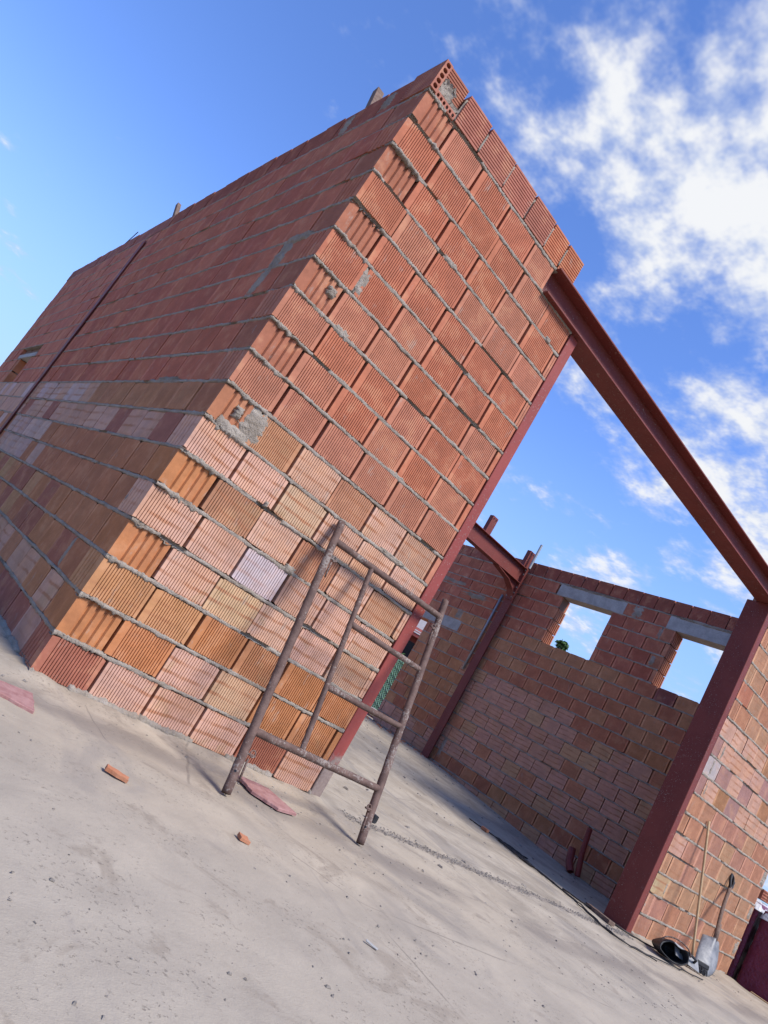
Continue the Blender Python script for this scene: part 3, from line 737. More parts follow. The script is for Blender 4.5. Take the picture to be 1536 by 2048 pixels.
for k in range(0, 19):
    z = k * H + (0.0025 if k else 0)
    for a, b in ([(0.3, WEND)] if k == 0 else cut(0.3, WEND, z - 0.06, z + 0.06)): 
        WW.bead(a, b, z, 0.018, 1.0, None, 0.0105, -0.002, 150.0 + k, gaps=0.42)
for (p, q) in ((2.72, 3.95), (0.82, 2.02)):
    l_ = WW.box('window_lintel', p, q, -0.004, 0.235, 3.402, 3.592, M_CONC)
    WW.patch(p - 0.02, q + 0.02, 3.575, 3.625, p * 3, 0.012)
WW.box('door_lintel', 5.50, 7.9, -0.004, 0.235, 2.225, 2.42, M_CONC)
for (a, b, c, d) in ((5.1, 5.9, 2.88, 2.98), (5.7, 6.6, 3.02, 3.12), (5.55, 5.75, 2.42, 2.62), (1.95, 2.03, 2.83, 2.98), (2.02, 2.10, 3.22, 3.39), (2.42, 2.60, 3.40, 3.60), (4.52, 4.60, 0.26, 0.62)):
    WW.patch(a, b, c, d, a * 5 + c, 0.006)

# ------------------------------------------------------------------ steel
def ibeam(p0, length, h, b, tf, tw, axis='x'):
    g_ = MB()
    x0, y0, z0 = p0
    g_.box(x0, x0 + length, y0 - b / 2, y0 + b / 2, z0, z0 + tf)
    g_.box(x0, x0 + length, y0 - b / 2, y0 + b / 2, z0 + h - tf, z0 + h)
    g_.box(x0 + 0.001, x0 + length - 0.001, y0 - tw / 2, y0 + tw / 2, z0 + tf - 0.001, z0 + h - tf + 0.001)
    return g_
PF = thing('steel_portal_frame', 'red painted steel portal frame spanning the wide front opening', 'steel frame')
def bev(o, w=0.003, seg=2):
    m_ = o.modifiers.new('bevel', 'BEVEL'); m_.width = w; m_.segments = seg; m_.limit_method = 'ANGLE'; return o
bev(ibeam((1.375, 0.055, 3.405), 4.62, 0.205, 0.20, 0.013, 0.010).build('beam', M_STEEL, PF))
def box_col(x0, x1, y0, y1, z1, m, name='column'):
    # hollow box section from two welded channels, with the seam down its faces
    g_ = MB(); s_ = 0.0025
    xm, ym = (x0 + x1) / 2, (y0 + y1) / 2
    g_.box(x0, x1, y0, ym - s_, 0, z1); g_.box(x0 + s_, x1 - s_, ym - s_, ym + s_, 0, z1); g_.box(x0, x1, ym + s_, y1, 0, z1)
    return bev(g_.build(name, m, PF), 0.006, 3)
def plain_col(x0, x1, y0, y1, z1, m, parent):
    g_ = MB(); g_.box(x0, x1, y0, y1, 0, z1); return bev(g_.build('column', m, parent), 0.007, 3)
plain_col(1.773, 1.860, 0.002, 0.235, 3.404, M_STEELW, PF)
plain_col(5.835, 5.935, -0.006, 0.245, 3.404, M_STEEL, PF)
g = MB(); g.box(5.80, 5.96, -0.03, 0.27, 0.0, 0.014); g.build('base_plate', M_RUST, PF)

BF = thing('steel_portal_frame', 'distant red steel beam with haunch meeting a column in the window wall', 'steel frame')
bev(ibeam((0.25, 4.70, 3.355), 7.30, 0.275, 0.15, 0.012, 0.009).build('beam', M_STEEL, BF))
g = MB(); g.box(7.545, 7.557, 4.625, 4.785, 0.18, 3.63); g.box(7.735, 7.747, 4.625, 4.785, 0.18, 3.63); g.box(7.557, 7.735, 4.70, 4.71, 0.18, 3.63)
g.build('column', M_STEEL, BF)
g = MB()
pts = [(6.90, 3.354), (7.25, 3.30), (7.45, 3.20), (7.544, 3.06)]
for i in range(3):
    (xa, za), (xb, zb) = pts[i], pts[i + 1]
    g.add([(xa, 4.695, za), (xb, 4.695, zb), (xb, 4.695, 3.354), (xa, 4.695, 3.354), (xa, 4.704, za), (xb, 4.704, zb), (xb, 4.704, 3.354), (xa, 4.704, 3.354)], [(0, 1, 2, 3), (7, 6, 5, 4), (0, 4, 5, 1)])
    g.add([(xa, 4.63, za), (xb, 4.63, zb), (xb, 4.77, zb), (xa, 4.77, za), (xa, 4.63, za - .01), (xb, 4.63, zb - .01), (xb, 4.77, zb - .01), (xa, 4.77, za - .01)], [(0, 1, 2, 3), (7, 6, 5, 4), (0, 4, 5, 1), (3, 2, 6, 7)])
g.build('haunch', M_STEEL, BF)
g = MB(); g.box(7.525, 7.544, 4.63, 4.78, 3.04, 3.64); g.build('end_plate', M_STEEL, BF)
for i, z in enumerate((3.09, 3.17, 3.27, 3.36, 3.52, 3.60)):
    for y in (4.65, 4.76):
        g = MB(); g.tube([(7.527, y, z), (7.510, y, z)], 0.012, 6); g.build('bolt', M_GREY, BF)
for x in (6.30, 7.43):
    g = MB(); g.box(x, x + 0.13, 4.66, 4.672, 3.632, 3.93); g.box(x, x + 0.012, 4.672, 4.74, 3.632, 3.93); g.build('purlin_cleat', M_STEEL, BF)
    for dx in (0.035, 0.095):
        g = MB(); g.tube([(x + dx, 4.6585, 3.89), (x + dx, 4.655, 3.89)], 0.011, 8); g.build('bolt_hole', M_DARK, BF)  # raised black disc; the shade of the hole is its colour
# its other column shows as a strip in the flank wall
g = MB(); g.box(-0.022, -0.010, 4.80, 4.92, 0.0, 3.52); g.box(-0.010, 0.14, 4.855, 4.865, 0.0, 3.52); g.build('column', M_STEEL, BF)
g = MB(); g.tube([(7.50, 4.58, 3.64), (7.50, 4.58, 4.10)], 0.022, 8)
tag(g.build('steel_tube', M_GALV), 'short grey steel tube standing up beside the distant beam end', 'tube')
g = MB(); g.tube([(7.615, 4.93, 1.68), (7.615, 4.93, 3.10)], 0.020, 10)
tag(g.build('conduit_pipe', M_GALV, smooth=True), 'grey conduit pipe fixed upright to the wall beside the distant column', 'pipe')

# ------------------------------------------------------------------ scaffold frame leaning on the pier
SF = thing('scaffold_frame', 'rusty tubular scaffold end frame leaning against the brick pier', 'scaffold frame')
def rod(name, a, b, r, n=26, wob=0.10, parent=SF, m=M_RUST):
    a, b = Vector(a), Vector(b); g_ = MB()
    g_.tube([a.lerp(b, i / n) for i in range(n + 1)], r, 14, True, wob); return g_.build(name, m, parent, True)
LFt, LTp, RFt, RTp = Vector((0.803, -0.637, 0.012)), Vector((0.969, -0.030, 1.385)), Vector((1.716, -0.589, 0.012)), Vector((1.955, 0.000, 1.402))
RTp = Vector((1.950, -0.010, 1.398))
rod('leg', LFt, LTp, 0.0218, 60); rod('leg', RFt, RTp, 0.0218, 60)
def onleg(a, b, f): return a.lerp(b, f)
rod('crossbar', onleg(LFt, LTp, .190), onleg(RFt, RTp, .188), 0.0190, 40); rod('crossbar', onleg(LFt, LTp, .918), onleg(RFt, RTp, .918), 0.0190, 40, 0.16)
cb0, cb1 = onleg(LFt, LTp, .190), onleg(RFt, RTp, .188); ct0, ct1 = onleg(LFt, LTp, .918), onleg(RFt, RTp, .918)
pb, pt = cb0.lerp(cb1, .345), ct0.lerp(ct1, .325)
rod('post', pb, pt, 0.0150, 40)
rod('rung', pb.lerp(pt, .66), onleg(RFt, RTp, .665), 0.0165, 26, 0.16); rod('rung', pb.lerp(pt, .32), onleg(RFt, RTp, .425), 0.0165, 26, 0.16)
for base, f, top in ((LFt, .125, LTp), (RFt, .115, RTp), (LFt, .845, LTp), (RFt, .855, RTp)):
    c = base.lerp(top, f) + Vector((0.030 if base is LFt else -0.030, -0.012, 0)); ax = (top - base).normalized(); sg = 1 if base is LFt else -1
    g = MB(); g.tube([c - ax * 0.115, c - ax * 0.02], 0.0055, 8)
    ring = []
    for i in range(13):
        th = 2 * math.pi * i / 12; ring.append(c + ax * (0.008 + 0.016 * math.cos(th)) + Vector((sg * 0.010 + sg * 0.014 * math.sin(th), -0.004, 0)))
    g.tube(ring, 0.0036, 6, False); g.tube([c + Vector((-sg * .028, 0, 0)), c + Vector((sg * .03, 0, 0))], 0.0055, 8)
    g.build('locking_pin', M_RUST, SF, True)
for base, top, fs_ in ((LFt, LTp, (.065, .972)), (RFt, RTp, (.055, .975))):
    for f in fs_:
        c = base.lerp(top, f); v = (Vector((-1.09, -3.29, .72)) - c).normalized(); g = MB(); g.tube([c + v * 0.0195, c + v * 0.0236], 0.0058, 8); g.build('pin_hole', M_DARK, SF)  # black disc on the tube paints the shade of a hole

# ------------------------------------------------------------------ tools by the right wall
BR = thing('broom', 'broom with pale wooden handle leaning on the right brick wall', 'broom')
g = MB(); a, b = Vector((6.555, -0.30, 0.10)), Vector((6.436, -0.016, 1.262)); g.tube([a.lerp(b, i / 8) for i in range(9)], 0.0125, 10, True, 0.05); g.build('handle', M_PINE, BR, True)
g = MB(); mt = Matrix.Translation((6.565, -0.315, 0.085)) @ Matrix.Rotation(R(-38), 4, 'Z') @ Matrix.Rotation(R(-14), 4, 'X')
g.box(-0.15, 0.15, -0.025, 0.025, -0.02, 0.022, mt); bev(g.build('head', M_BLACK, BR), 0.008, 2)
g = MB()
for i in range(44):
    for j in range(5):
        x, y = -0.142 + i * 0.0066, -0.020 + j * 0.010
        s_ = random.uniform(-0.012, 0.012)
        p = [mt @ Vector((x, y, -0.018)), mt @ Vector((x * 1.08 + s_, y * 1.5 + random.uniform(-.006, .006), -0.078 + random.uniform(0, .010)))]
        g.tube(p, 0.0022, 3, False)
g.build('bristles', M_BRIST, BR, kind='stuff')
SH = thing('shovel', 'steel shovel with worn grey blade standing against the right wall', 'shovel')
a, b = Vector((7.06, -0.225, 0.36)), Vector((7.40, -0.045, 0.83))
g = MB(); g.tube([a.lerp(b, i / 8) + Vector((0, 0.012 * math.sin(i / 8 * 3.14), 0)) for i in range(9)], 0.0185, 10, True, 0.03); g.build('handle', M_WOOD, SH, True)
g = MB(); ax = (b - a).normalized(); sd_ = Vector((0.8, -0.05, -0.35)).normalized()
sd_ = (sd_ - ax * sd_.dot(ax)).normalized()
g.tube([b - ax * .03, b + sd_ * .045 + ax * .045, b + sd_ * .055 + ax * .12, b + ax * .135, b - sd_ * .055 + ax * .12, b - sd_ * .045 + ax * .045, b - ax * .03], 0.014, 8, False)
g.build('grip', M_BLACK, SH, True)
g = MB(); g.tube([a - ax * .06, a + ax * .13], 0.023, 12, True); g.build('socket', M_WOOD, SH, True)
def blade():
    nu, nv = 12, 16; vs_ = []; fs = []
    top, bot = Vector((7.02, -0.235, 0.325)), Vector((6.86, -0.345, 0.006))
    dn = (bot - top); wv = Vector((0.86, -0.50, 0.0)).normalized(); nr = dn.normalized().cross(wv).normalized()
    for sgn in (0, 1):
        for j in range(nv + 1):
            v = j / nv; hw = 0.125 * (0.80 + 0.20 * math.sin(min(1, v * 1.5) * 1.57)) * math.sqrt(max(0.03, 1 - max(0, (v - 0.55) / 0.47) ** 2.2))
            for i in range(nu + 1):
                u = 2 * i / nu - 1
                cur = 0.045 * (u * u) * (1 - 0.6 * v) + 0.02 * v * v - 0.02 * math.exp(-(u / 0.22) ** 2) * max(0, 1 - v * 1.6)
                vs_.append(top + dn * v + wv * (u * hw) - nr * cur * (1) + nr * (0.003 * sgn))
    W = nu + 1; Q = W * (nv + 1)
    for j in range(nv):
        for i in range(nu):
            q = j * W + i; fs.append((q, q + 1, q + W + 1, q + W)); fs.append((Q + q, Q + q + W, Q + q + W + 1, Q + q + 1))
    for i in range(nu): fs.append((i, Q + i, Q + i + 1, i + 1)); q = nv * W + i; fs.append((q, q + 1, Q + q + 1, Q + q))
    for j in range(nv): q = j * W; fs.append((q, q + W, Q + q + W, Q + q)); q = j * W + nu; fs.append((q, Q + q, Q + q + W, q + W))
    link('blade', mesh('blade', vs_, fs, M_GREY, True), SH)
blade()
BU = thing('rubber_bucket', 'black rubber bucket lying on its side at the foot of the broom', 'bucket')
mt = Matrix.Translation((5.98, -0.33, 0.122)) @ Matrix.Rotation(R(-42), 4, 'Z') @ Matrix.Rotation(R(74), 4, 'X') @ Matrix.Scale(0.95, 4)
g = MB(); g.lathe([(0.0, -0.13), (0.095, -0.13), (0.103, -0.125), (0.134, 0.12), (0.142, 0.125), (0.142, 0.135), (0.128, 0.135), (0.122, 0.11), (0.094, -0.115), (0.0, -0.115)], 28, mt)
g.v = [(x + 0.018 * noise.noise(Vector((x * 14, y * 14, z * 14))), y + 0.018 * noise.noise(Vector((x * 14, y * 14, z * 14 + 7))), 0.008 + (z - 0.0) * (0.62 + 0.22 * noise.noise(Vector((x * 9, y * 9, 3))))) for x, y, z in g.v]
g.build('body', M_BLACK, BU, True)
g = MB(); pts = []
sq = lambda v: Vector((v.x, v.y, 0.008 + v.z * 0.66))
for i in range(17):
    th = math.pi * i / 16; pts.append(sq(mt @ Vector((0.143 * math.cos(th), 0.03 - 0.02 * math.sin(th) + 0.14 * math.sin(th) * 0.95, 0.128 + 0.03 * math.sin(th)))))
g.tube(pts, 0.0065, 8); g.build('bail', M_RUST, BU, True)
g = MB(); mt2 = Matrix.Translation((6.10, -0.44, 0.105)) @ Matrix.Rotation(R(-30), 4, 'Z') @ Matrix.Rotation(R(48), 4, 'X') @ Matrix.Rotation(R(10), 4, 'Y')
TR = thing('plastering_float', 'grey plastering float resting on the tipped black bucket', 'trowel')
g.box(-0.15, 0.15, -0.055, 0.055, -0.004, 0.004, mt2); g.build('plate', M_GREY, TR)
g = MB(); g.tube([mt2 @ Vector(p) for p in ((-0.09, 0, 0.004), (-0.07, 0, 0.045), (0.0, 0, 0.055), (0.07, 0, 0.045), (0.09, 0, 0.004))], 0.011, 8); g.build('handle', M_BLACK, TR, True)

# ------------------------------------------------------------------ pipes, cable, debris
g = MB()
def pipe(name, pts, r, label, open_=True):
    g_ = MB(); g_.tube(pts, r, 14, False); g_.tube(list(reversed(pts)), r * 0.84, 14, False)
    tag(g_.build(name, M_PIPE, smooth=True), label, 'pipe')
pipe('drain_pipe', [(7.42, 1.52, 0.03), (7.44, 1.60, 0.28), (7.47, 1.66, 0.58)], 0.034, 'taller red drain pipe sticking up from the floor by the window wall')
pipe('drain_pipe', [(7.38, 1.60, 0.03), (7.40, 1.68, 0.12), (7.44, 1.74, 0.27)], 0.046, 'short broken red drain pipe beside the taller red pipe')
def cable_pts(base, n, amp, seed):
    out = []
    for i in range(n + 1):
        t_ = i / n * (len(base) - 1); k = min(int(t_), len(base) - 2); f = t_ - k
        p0, p1, p2, p3 = (Vector(base[max(0, k - 1)]), Vector(base[k]), Vector(base[k + 1]), Vector(base[min(len(base) - 1, k + 2)]))
        p = 0.5 * ((2 * p1) + (-p0 + p2) * f + (2 * p0 - 5 * p1 + 4 * p2 - p3) * f * f + (-p0 + 3 * p1 - 3 * p2 + p3) * f ** 3)
        p.x += amp * noise.noise(Vector((i * .25, seed, 0))); p.y += amp * noise.noise(Vector((i * .25, seed, 5))); p.z = ground_z(p.x, p.y) + 0.012 + 0.006 * abs(noise.noise(Vector((i * .1, seed, 9))))
        out.append(p)
    return out
CB = thing('power_cable', 'black extension cable trailing across the floor inside the portal', 'cable')
path = [(5.35, -0.55, 0), (5.02, -0.33, 0), (5.20, 0.05, 0), (5.36, 0.32, 0), (5.46, 0.62, 0), (5.55, 0.93, 0), (5.62, 1.20, 0), (5.72, 1.48, 0), (5.62, 1.72, 0), (5.58, 1.86, 0)]
g = MB(); g.tube(cable_pts(path, 140, 0.03, 1), 0.0052, 7); g.build('cord', M_CABLE, CB, True)
path2 = [(5.58, 1.86, 0), (5.66, 1.66, 0), (5.80, 1.46, 0), (5.66, 1.18, 0), (5.60, 0.90, 0), (5.47, 0.52, 0), (5.40, 0.26, 0), (5.10, -0.20, 0), (5.16, -0.42, 0), (5.75, -0.50, 0), (6.3, -0.55, 0)]
g = MB(); g.tube(cable_pts(path2, 160, 0.05, 7), 0.0052, 7); g.build('cord', M_CABLE, CB, True)
coil = []
for t_ in range(6):
    coil += [(5.74 + .03 * t_, 1.50 - .05 * t_, 0), (5.60 + .02 * t_, 1.02 + .03 * t_, 0), (5.54 + .02 * t_, .98 + .02 * t_, 0), (5.66 + .02 * t_, 1.42 + .03 * t_, 0)]
g = MB(); g.tube(cable_pts(coil, 300, 0.09, 12), 0.0050, 6); g.build('coil', M_CABLE, CB, True)
g = MB(); g.box(5.585, 5.625, 1.60, 1.69, 0.012, 0.045); bev(g.build('connector', M_SHARD, CB), 0.006)
path3 = [(6.10, -0.20, 0), (5.9, -0.12, 0), (5.72, 0.02, 0), (5.62, 0.30, 0), (5.58, 0.55, 0)]
g = MB(); g.tube(cable_pts(path3, 50, 0.02, 17), 0.007, 7); tag(g.build('power_cable', M_CABLE, smooth=True), 'short black cable curling round the right column foot', 'cable')

def slabpiece(name, poly, th, loc, rot, m, label, cat, seed=0, group=None):
    rnd = random.Random(seed); vs_, fs = [], []
    P = []
    for i in range(len(poly)):
        a, b = Vector((*poly[i], 0)), Vector((*poly[(i + 1) % len(poly)], 0)); k = max(2, int((b - a).length / 0.02))
        for j in range(k):
            p = a.lerp(b, j / k); q = rnd.uniform(-.0035, .0035) if j else 0; P.append((p.x + q, p.y + rnd.uniform(-.0035, .0035) * (1 if j else 0)))
    n = len(P); ins = [(x * 0.97, y * 0.97) for x, y in P]
    vs_ = [(x, y, 0) for x, y in P] + [(x, y, th * .85) for x, y in P] + [(x, y, th + rnd.uniform(-.0008, .0008)) for x, y in ins]
    for i in range(n):
        k = (i + 1) % n; fs += [(i, k, n + k, n + i), (n + i, n + k, 2 * n + k, 2 * n + i)]
    fs += [tuple(range(2 * n, 3 * n)), tuple(reversed(range(n)))]
    o = link(name, mesh(name, vs_, fs, m), None, loc, rot); return tag(o, label, cat, group)
slabpiece('tile_fragment', [(-0.06, 0.14), (0.12, 0.10), (0.16, -0.12), (0.03, -0.13), (-0.07, -0.02)], 0.014, (1.11, -0.45, 0.010), (0.03, -0.02, R(4)), M_TILE, 'broken pink tile lying between the scaffold legs at the wall foot', 'tile', 3)
slabpiece('tile_fragment', [(-0.22, 0.05), (0.11, 0.12), (0.10, -0.02), (0.09, -0.10), (-0.24, 0.0)], 0.016, (-0.17, -0.48, 0.004), (0.02, 0.02, R(-4)), M_TILE, 'broken pink tile on the slab at the left edge below the corner', 'tile', 5)
slabpiece('brick_shard', [(-0.045, 0.012), (0.045, 0.016), (0.048, -0.010), (-0.040, -0.014)], 0.014, (0.165, -0.905, 0.004), (0.1, 0.05, R(-28)), M_SHARD, 'long thin orange brick shard on the foreground slab', 'brick shard', 7)
slabpiece('brick_shard', [(-0.022, 0.018), (0.018, 0.020), (0.026, -0.016), (-0.018, -0.020)], 0.013, (0.652, -1.089, 0.004), (0.05, 0.1, R(-15)), M_SHARD, 'small squarish orange brick shard in front of the scaffold', 'brick shard', 9)
slabpiece('foil_scrap', [(-0.022, 0.004), (0.025, 0.007), (0.022, -0.004), (-0.02, -0.006)], 0.003, (0.914, -1.62, 0.006), (0.25, 0.1, R(-50)), M_CONC, 'small white scrap lying on the foreground slab', 'scrap', 10)
slabpiece('timber_offcut', [(-0.20, 0.03), (0.20, 0.04), (0.21, -0.03), (-0.19, -0.04)], 0.03, (5.62, 0.16, 0.004), (0, 0.02, R(62)), M_WOOD, 'dark timber offcut lying behind the right column foot', 'timber', 12)
def chips(name, n, gen, m, kindlab):
    g_ = MB()
    for _ in range(n):
        x, y, s_, el = gen(); z = ground_z(x, y); a = random.uniform(0, 6.28); ca, sa = math.cos(a), math.sin(a)
        pts = []
        for (px, py, pz) in ((-1, -.6, 0), (1, -.7, 0), (.8, .7, 0), (-.9, .6, 0), (-.6, -.3, .8), (.6, -.4, .9), (.4, .4, .7), (-.5, .3, 1)):
            px *= el; q = [random.uniform(.7, 1.2) for _ in range(3)]
            px, py, pz = px * s_ * q[0], py * s_ * q[1], pz * s_ * q[2] * .8
            pts.append((x + px * ca - py * sa, y + px * sa + py * ca, z + pz + 0.0005))
        g_.add(pts, [(4, 5, 6, 7), (0, 1, 5, 4), (1, 2, 6, 5), (2, 3, 7, 6), (3, 0, 4, 7)])
    o = g_.build(name, m, kind='stuff'); o['label'] = kindlab[0]; o['category'] = kindlab[1]
def gen_fore():
    while True:
        x, y = random.uniform(-1.3, 4.5), random.uniform(-2.9, -0.05)
        if noise.noise(Vector((x * 1.1, y * 1.1, 4))) > random.uniform(-.5, .6): return x, y, 0.0012 + 0.0062 * random.random() ** 6, 1.2
chips('grit_scatter', 2600, gen_fore, M_PEB, ('loose grit and pebbles scattered over the slab in front', 'grit'))
def gen_in():
    while True:
        x, y = random.uniform(2.5, 7.55), random.uniform(-0.6, 8.5)
        d = WXF - x
        if random.random() < 0.18 + 0.8 * math.exp(-d / 0.55): return x, y, 0.004 + 0.016 * random.random() ** 3, 1.6
chips('rubble_scatter', 420, gen_in, M_PEB, ('dark rubble crumbs strewn over the floor inside', 'rubble'))
def gen_joint():
    x = random.uniform(1.98, 5.75); return x, -0.10 + 0.03 * noise.noise(Vector((x * 2, 0, 0))) + random.gauss(0, 0.036), 0.0018 + 0.0055 * random.random() ** 3, 1.5
chips('joint_crumbs', 2600, gen_joint, M_PEB, ('crumbled mortar strip across the floor between the column feet', 'crumbs'))
def gen_redrub():
    return WXF - abs(random.gauss(0.05, 0.22)), random.uniform(4.6, 8.2), 0.008 + 0.025 * random.random() ** 2, 1.5
chips('brick_rubble', 130, gen_redrub, M_SHARD, ('broken brick rubble along the foot of the distant wall', 'rubble'))
slabpiece('mortar_lump', [(-0.03, 0.03), (0.03, 0.02), (0.02, -0.03), (-0.02, -0.02)], 0.045, (2.34, 0.02, 0.0), (0, 0, 0.4), M_BLACK, 'dark lump beside the right scaffold foot', 'lump', 14)

# ------------------------------------------------------------------ things on the wall tops
g = MB(); mt = Matrix.Translation((0.05, 0.84, 3.80)) @ Matrix.Rotation(R(-32), 4, 'X') @ Matrix.Rotation(R(4), 4, 'Y'); g.box(-0.03, 0.03, -0.028, 0.028, -0.02, 0.43, mt)
tag(bev(g.build('timber_stub', M_WOOD), 0.004), 'thick timber stub poking above the flank wall near the corner', 'timber')
g = MB(); mt = Matrix.Translation((0.05, 4.55, 3.80)) @ Matrix.Rotation(R(-50), 4, 'X'); g.box(-0.022, 0.022, -0.025, 0.025, -0.02, 0.55, mt)
tag(bev(g.build('timber_stub', M_WOOD), 0.004), 'thinner timber stub poking above the middle of the flank wall', 'timber')
g = MB(); g.tube([(0.08, 7.5, 3.83), (0.08, 6.9, 3.99), (0.08, 6.55, 4.14)], 0.006, 5); g.tube([(0.11, 7.6, 3.83), (0.11, 7.0, 3.92), (0.11, 6.6, 4.00)], 0.006, 5); g.tube([(0.095, 7.7, 3.825), (0.095, 7.2, 3.86)], 0.007, 5)
tag(g.build('wire_bundle', M_CABLE), 'thin tie wires sticking up from the flank wall top', 'wire')

# ------------------------------------------------------------------ beyond the slab edge, right
def pallet_stack(x0, y0, w, d, h, label, cells=True):
    t = thing('wrapped_pallet', label, 'pallet', (x0, y0, -0.16), (0, 0, R(6)), 'wrapped brick pallets')
    for y in (0.0, d / 2 - .05, d - 0.10):
        g_ = MB(); g_.box(0, w, y, y + 0.10, 0.0, 0.09); g_.build('runner', M_PINE, t)
    for i in range(6):
        g_ = MB(); x = i * (w - 0.1) / 5; g_.box(x, x + 0.10, 0, d, 0.091, 0.112); g_.build('deck_board', M_PINE, t)
    nx, nz = 26, 20; vs_, fs = [], []
    def ring(z, k):
        o_ = []
        for (ax_, ay, bx_, by) in ((0, 0, w, 0), (w, 0, w, d), (w, d, 0, d), (0, d, 0, 0)):
            for i in range(nx):
                f = i / nx; x, y = ax_ + (bx_ - ax_) * f, ay + (by - ay) * f
                q = 0.012 * noise.noise(Vector((x * 5 + x0, y * 5, z * 7))) + 0.008 * noise.noise(Vector((x * 17, y * 17, z * 9)))
                cx, cy = x - w / 2, y - d / 2; l_ = math.hypot(cx, cy); o_.append((x + cx / l_ * q, y + cy / l_ * q, z))
        return o_
    for j in range(nz + 1): vs_ += ring(0.113 + (h - 0.113) * j / nz, j)
    n4 = nx * 4
    for j in range(nz):
        for i in range(n4): fs.append((j * n4 + i, j * n4 + (i + 1) % n4, (j + 1) * n4 + (i + 1) % n4, (j + 1) * n4 + i))
    fs.append(tuple(range(nz * n4, (nz + 1) * n4)))
    link('stretch_wrap', mesh('stretch_wrap', vs_, fs, M_WRAP, True), t)
    # crumpled white sheet on top
    vs_, fs = [], []; k = 22
    for j in range(k + 1):
        for i in range(k + 1):
            x, y = -0.03 + (w + .06) * i / k, -0.03 + (d + .06) * j / k
            e = min(i, j, k - i, k - j); z = h + 0.02 + 0.03 * noise.noise(Vector((x * 6 + x0, y * 6, 1))) - (0.11 if e == 0 else 0.0)
            vs_.append((x, y, z))
    for j in range(k):
        for i in range(k): q = j * (k + 1) + i; fs.append((q, q + 1, q + k + 2, q + k + 1))
    link('top_sheet', mesh('top_sheet', vs_, fs, M_PLASTIC, True), t)
    if cells:
        for i in range(3):
            o_ = cell_brick(t, 0.08 + i * 0.27, 0.04, h + 0.05, 0.24, 0.11, 0.25, 6, 3, (0.50, 0.17, 0.10), 'loose_brick')
pallet_stack(8.62, 0.06, 1.0, 1.0, 1.02, 'maroon film wrapped brick pallet just behind the right wall end')
pallet_stack(8.72, -0.995, 1.0, 1.0, 0.98, 'second maroon film wrapped brick pallet at the right picture edge')
g = MB(); mt = Matrix.Translation((8.36, -0.35, 0)) ; g.box(-0.02, 0.02, -5.0, 0.10, -0.14, 0.012, mt)
tag(bev(g.build('edge_board', M_PINE), 0.003), 'pale formwork board along the slab edge beside the pallets', 'board')

# ------------------------------------------------------------------ seen through the door opening and over the walls
DN = thing('net_fence', 'green plastic net fence seen through the far door opening', 'fence', (9.1, 7.6, 0.0), (0, 0, R(-46)))
for i in range(3):
    g = MB(); g.tube([(-1.2 + i * 1.2, 0, -0.16), (-1.2 + i * 1.2, 0, 1.46)], 0.025, 8); g.build('post', M_WOOD, DN)
g = MB(); nx, nz, s_ = 44, 22, 0.055
for i in range(-nz, nx):
    for sgn in (1, -1):
        x0 = -1.2 + i * s_ * 1.0; pts = []
        for j in range(nz + 1):
            x = x0 + j * s_ if sgn > 0 else x0 + (nz - j) * s_
            if -1.2 <= x <= 1.2: pts.append((x, 0.012 * math.sin(j * 1.1 + i) + 0.004 * sgn, 0.22 + j * 0.055))
        if len(pts) > 1: g.tube(pts, 0.0105, 3, False)
g.build('net', M_NET, DN, kind='stuff')
def leafball(g_, c, rad, n, s_, squash=1.0):
    for _ in range(n):
        v = Vector((random.gauss(0, 1), random.gauss(0, 1), random.gauss(0, 1))).normalized() * (random.random() ** 0.45)
        p = Vector(c) + Vector((v.x * rad, v.y * rad, v.z * rad * squash)); a = Vector((random.gauss(0, 1), random.gauss(0, 1), random.gauss(0, .6))).normalized(); b = a.cross(Vector((random.gauss(0, 1), random.gauss(0, 1), random.gauss(0, 1)))).normalized()
        k = s_ * random.uniform(.6, 1.3); g_.add([p - a * k, p + b * k * .45, p + a * k, p - b * k * .45], [(0, 1, 2, 3)])
def tree(x, y, h, r, label, name='tree', conical=False, z0=-0.16, n=2600, leaf=0.09):
    t = thing(name, label, 'tree', (x, y, z0)); g_ = MB()
    g_.tube([(0, 0, 0), (0.05, 0.03, h * .35), (0.0, 0.08, h * .8)], 0.05 * h ** .8, 8, True, 0.1, 0.3)
    for i in range(7):
        a = i * 2.4; g_.tube([(0, 0, h * (.30 + .06 * i)), (math.cos(a) * r * .5, math.sin(a) * r * .5, h * (.45 + .06 * i))], 0.02 * h ** .8, 5, True, 0, 0.3)
    g_.build('trunk', M_BARK, t); g_ = MB(); cl = 16
    for i in range(cl):
        f = i / (cl - 1); zz = h * (0.30 + 0.68 * f); rr = r * (1 - f * (.9 if conical else .55)) * random.uniform(.6, 1.0); a = random.uniform(0, 6.28)
        leafball(g_, (math.cos(a) * rr * .55, math.sin(a) * rr * .55, zz), max(.15, rr * .6), n // cl, leaf, 0.8)
    g_.build('crown', M_LEAF, t)
def at_dir(d, dist): 
    v = Vector(d).normalized() * dist; return Vector((-1.0939, -3.2873, 0.72165)) + v
p = at_dir((0.781, 0.600, 0.0), 17.0); tree(p.x, p.y, 3.95, 1.15, 'dense green tree whose top shows in the window opening', conical=True, n=4200, leaf=0.06)
p = at_dir((0.075, 0.991, 0.0), 26.0); tree(p.x, p.y, 3.6, 1.5, 'sparse tree showing at the far left edge beyond the wall', n=1200, leaf=0.11)
HB = thing('hedge', 'bright green hedge above the net fence beyond the door opening', 'hedge', (10.9, 9.6, -0.16)); 
g = MB()
for i in range(7): leafball(g, (-.9 + i * .3, .9 - i * .3, 1.30 + random.uniform(-.1, .1)), 0.5, 420, 0.06, 1.2)
g.build('foliage', M_LEAF, HB)
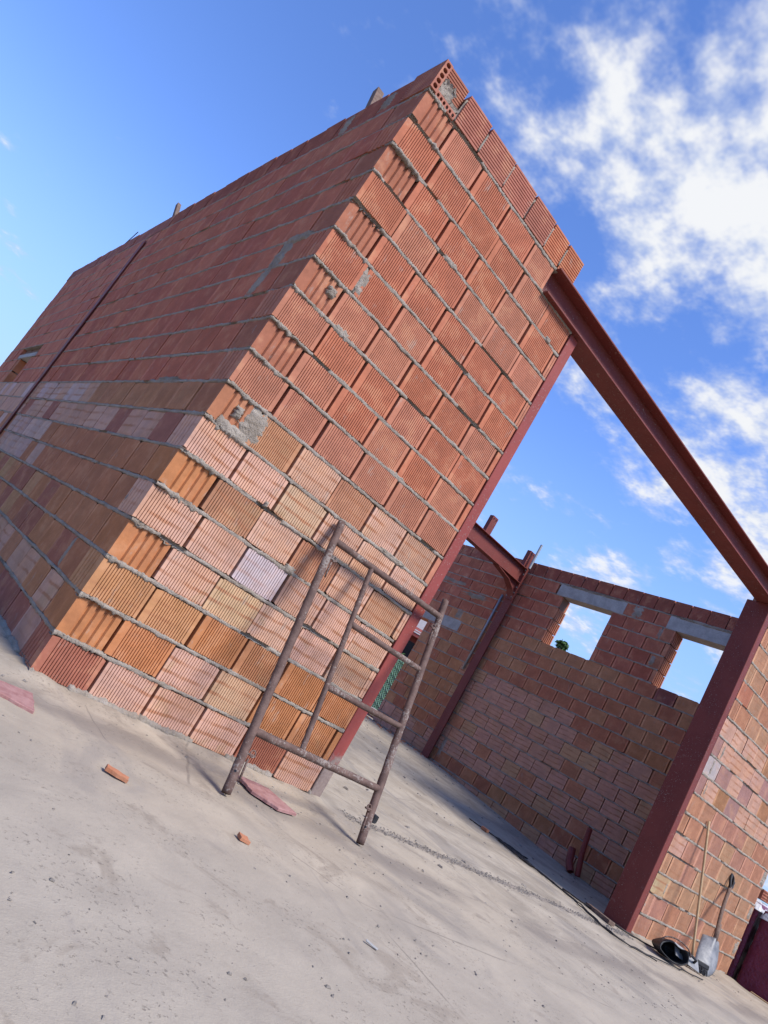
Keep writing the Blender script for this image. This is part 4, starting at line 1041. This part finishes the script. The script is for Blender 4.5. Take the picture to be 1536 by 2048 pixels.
for i in range(5): g = MB(); g.tube([(-.8 + i * .4, .8 - i * .4, 0), (-.75 + i * .4, .8 - i * .4, 1.3)], 0.03, 6); g.build('stem', M_BARK, HB)
HS = thing('house', 'neighbouring house with red roof and white gable behind the hedge', 'house', (17.0, 16.6, -0.16), (0, 0, R(-46)))
g = MB(); g.box(-3, 3, 0, 6, 0, 3.25); g.build('wall', M_ROOF, HS)
g = MB(); g.box(-3.0, 3.0, -0.01, 0.0, 0.2, 2.95); g.build('garage_opening', M_DARK, HS)  # thin black sheet, the shade inside the opening painted on the wall
g = MB(); g.add([(-3.4, -0.6, 3.25), (3.4, -0.6, 3.25), (3.4, 2.2, 3.75), (-3.4, 2.2, 3.75), (-3.4, -0.6, 3.13), (3.4, -0.6, 3.13), (3.4, 2.2, 3.63), (-3.4, 2.2, 3.63)], [(0, 1, 2, 3), (7, 6, 5, 4), (0, 4, 5, 1), (1, 5, 6, 2), (2, 6, 7, 3), (3, 7, 4, 0)])
rf = g.build('roof', M_ROOF, HS)
for i in range(2):
    g = MB(); g.box(-3.4, 3.4, -0.62 + i * 0.9, -0.60 + i * 0.9 + .03, 3.26 + i * 0.16, 3.30 + i * 0.16); g.build('gutter', M_RENDER, rf)
g = MB(); g.box(-3, 3, 2.21, 6, 3.26, 5.4); g.build('upper_wall', M_RENDER, HS)
PB = thing('cement_bags', 'pink and white cement bags stacked outside the door opening', 'bags', (8.35, 6.9, -0.16))
for i in range(4):
    g = MB(); nx = 10; vs_ = []; fs = []
    for sgn in (0, 1):
        for j in range(nx + 1):
            for k in range(nx + 1):
                a, b = j / nx, k / nx; e = min(1, 6 * min(a, 1 - a, b, 1 - b)); z = (1 if sgn else -1) * 0.065 * math.sqrt(e) + 0.01 * noise.noise(Vector((a * 5, b * 5, i)))
                vs_.append((-0.3 + .6 * a, -0.2 + .4 * b, 0.07 + i * 0.125 + z))
    Q = (nx + 1) ** 2
    for j in range(nx):
        for k in range(nx):
            q = j * (nx + 1) + k; fs.append((q, q + 1, q + nx + 2, q + nx + 1)); fs.append((Q + q, Q + q + nx + 1, Q + q + nx + 2, Q + q + 1))
    link('bag', mesh('bag', vs_, fs, M_PINKP if i % 2 == 0 else M_PLASTIC, True), PB, (random.uniform(-.04, .04), random.uniform(-.04, .04), 0), (0, 0, R(-40 + random.uniform(-6, 6))))
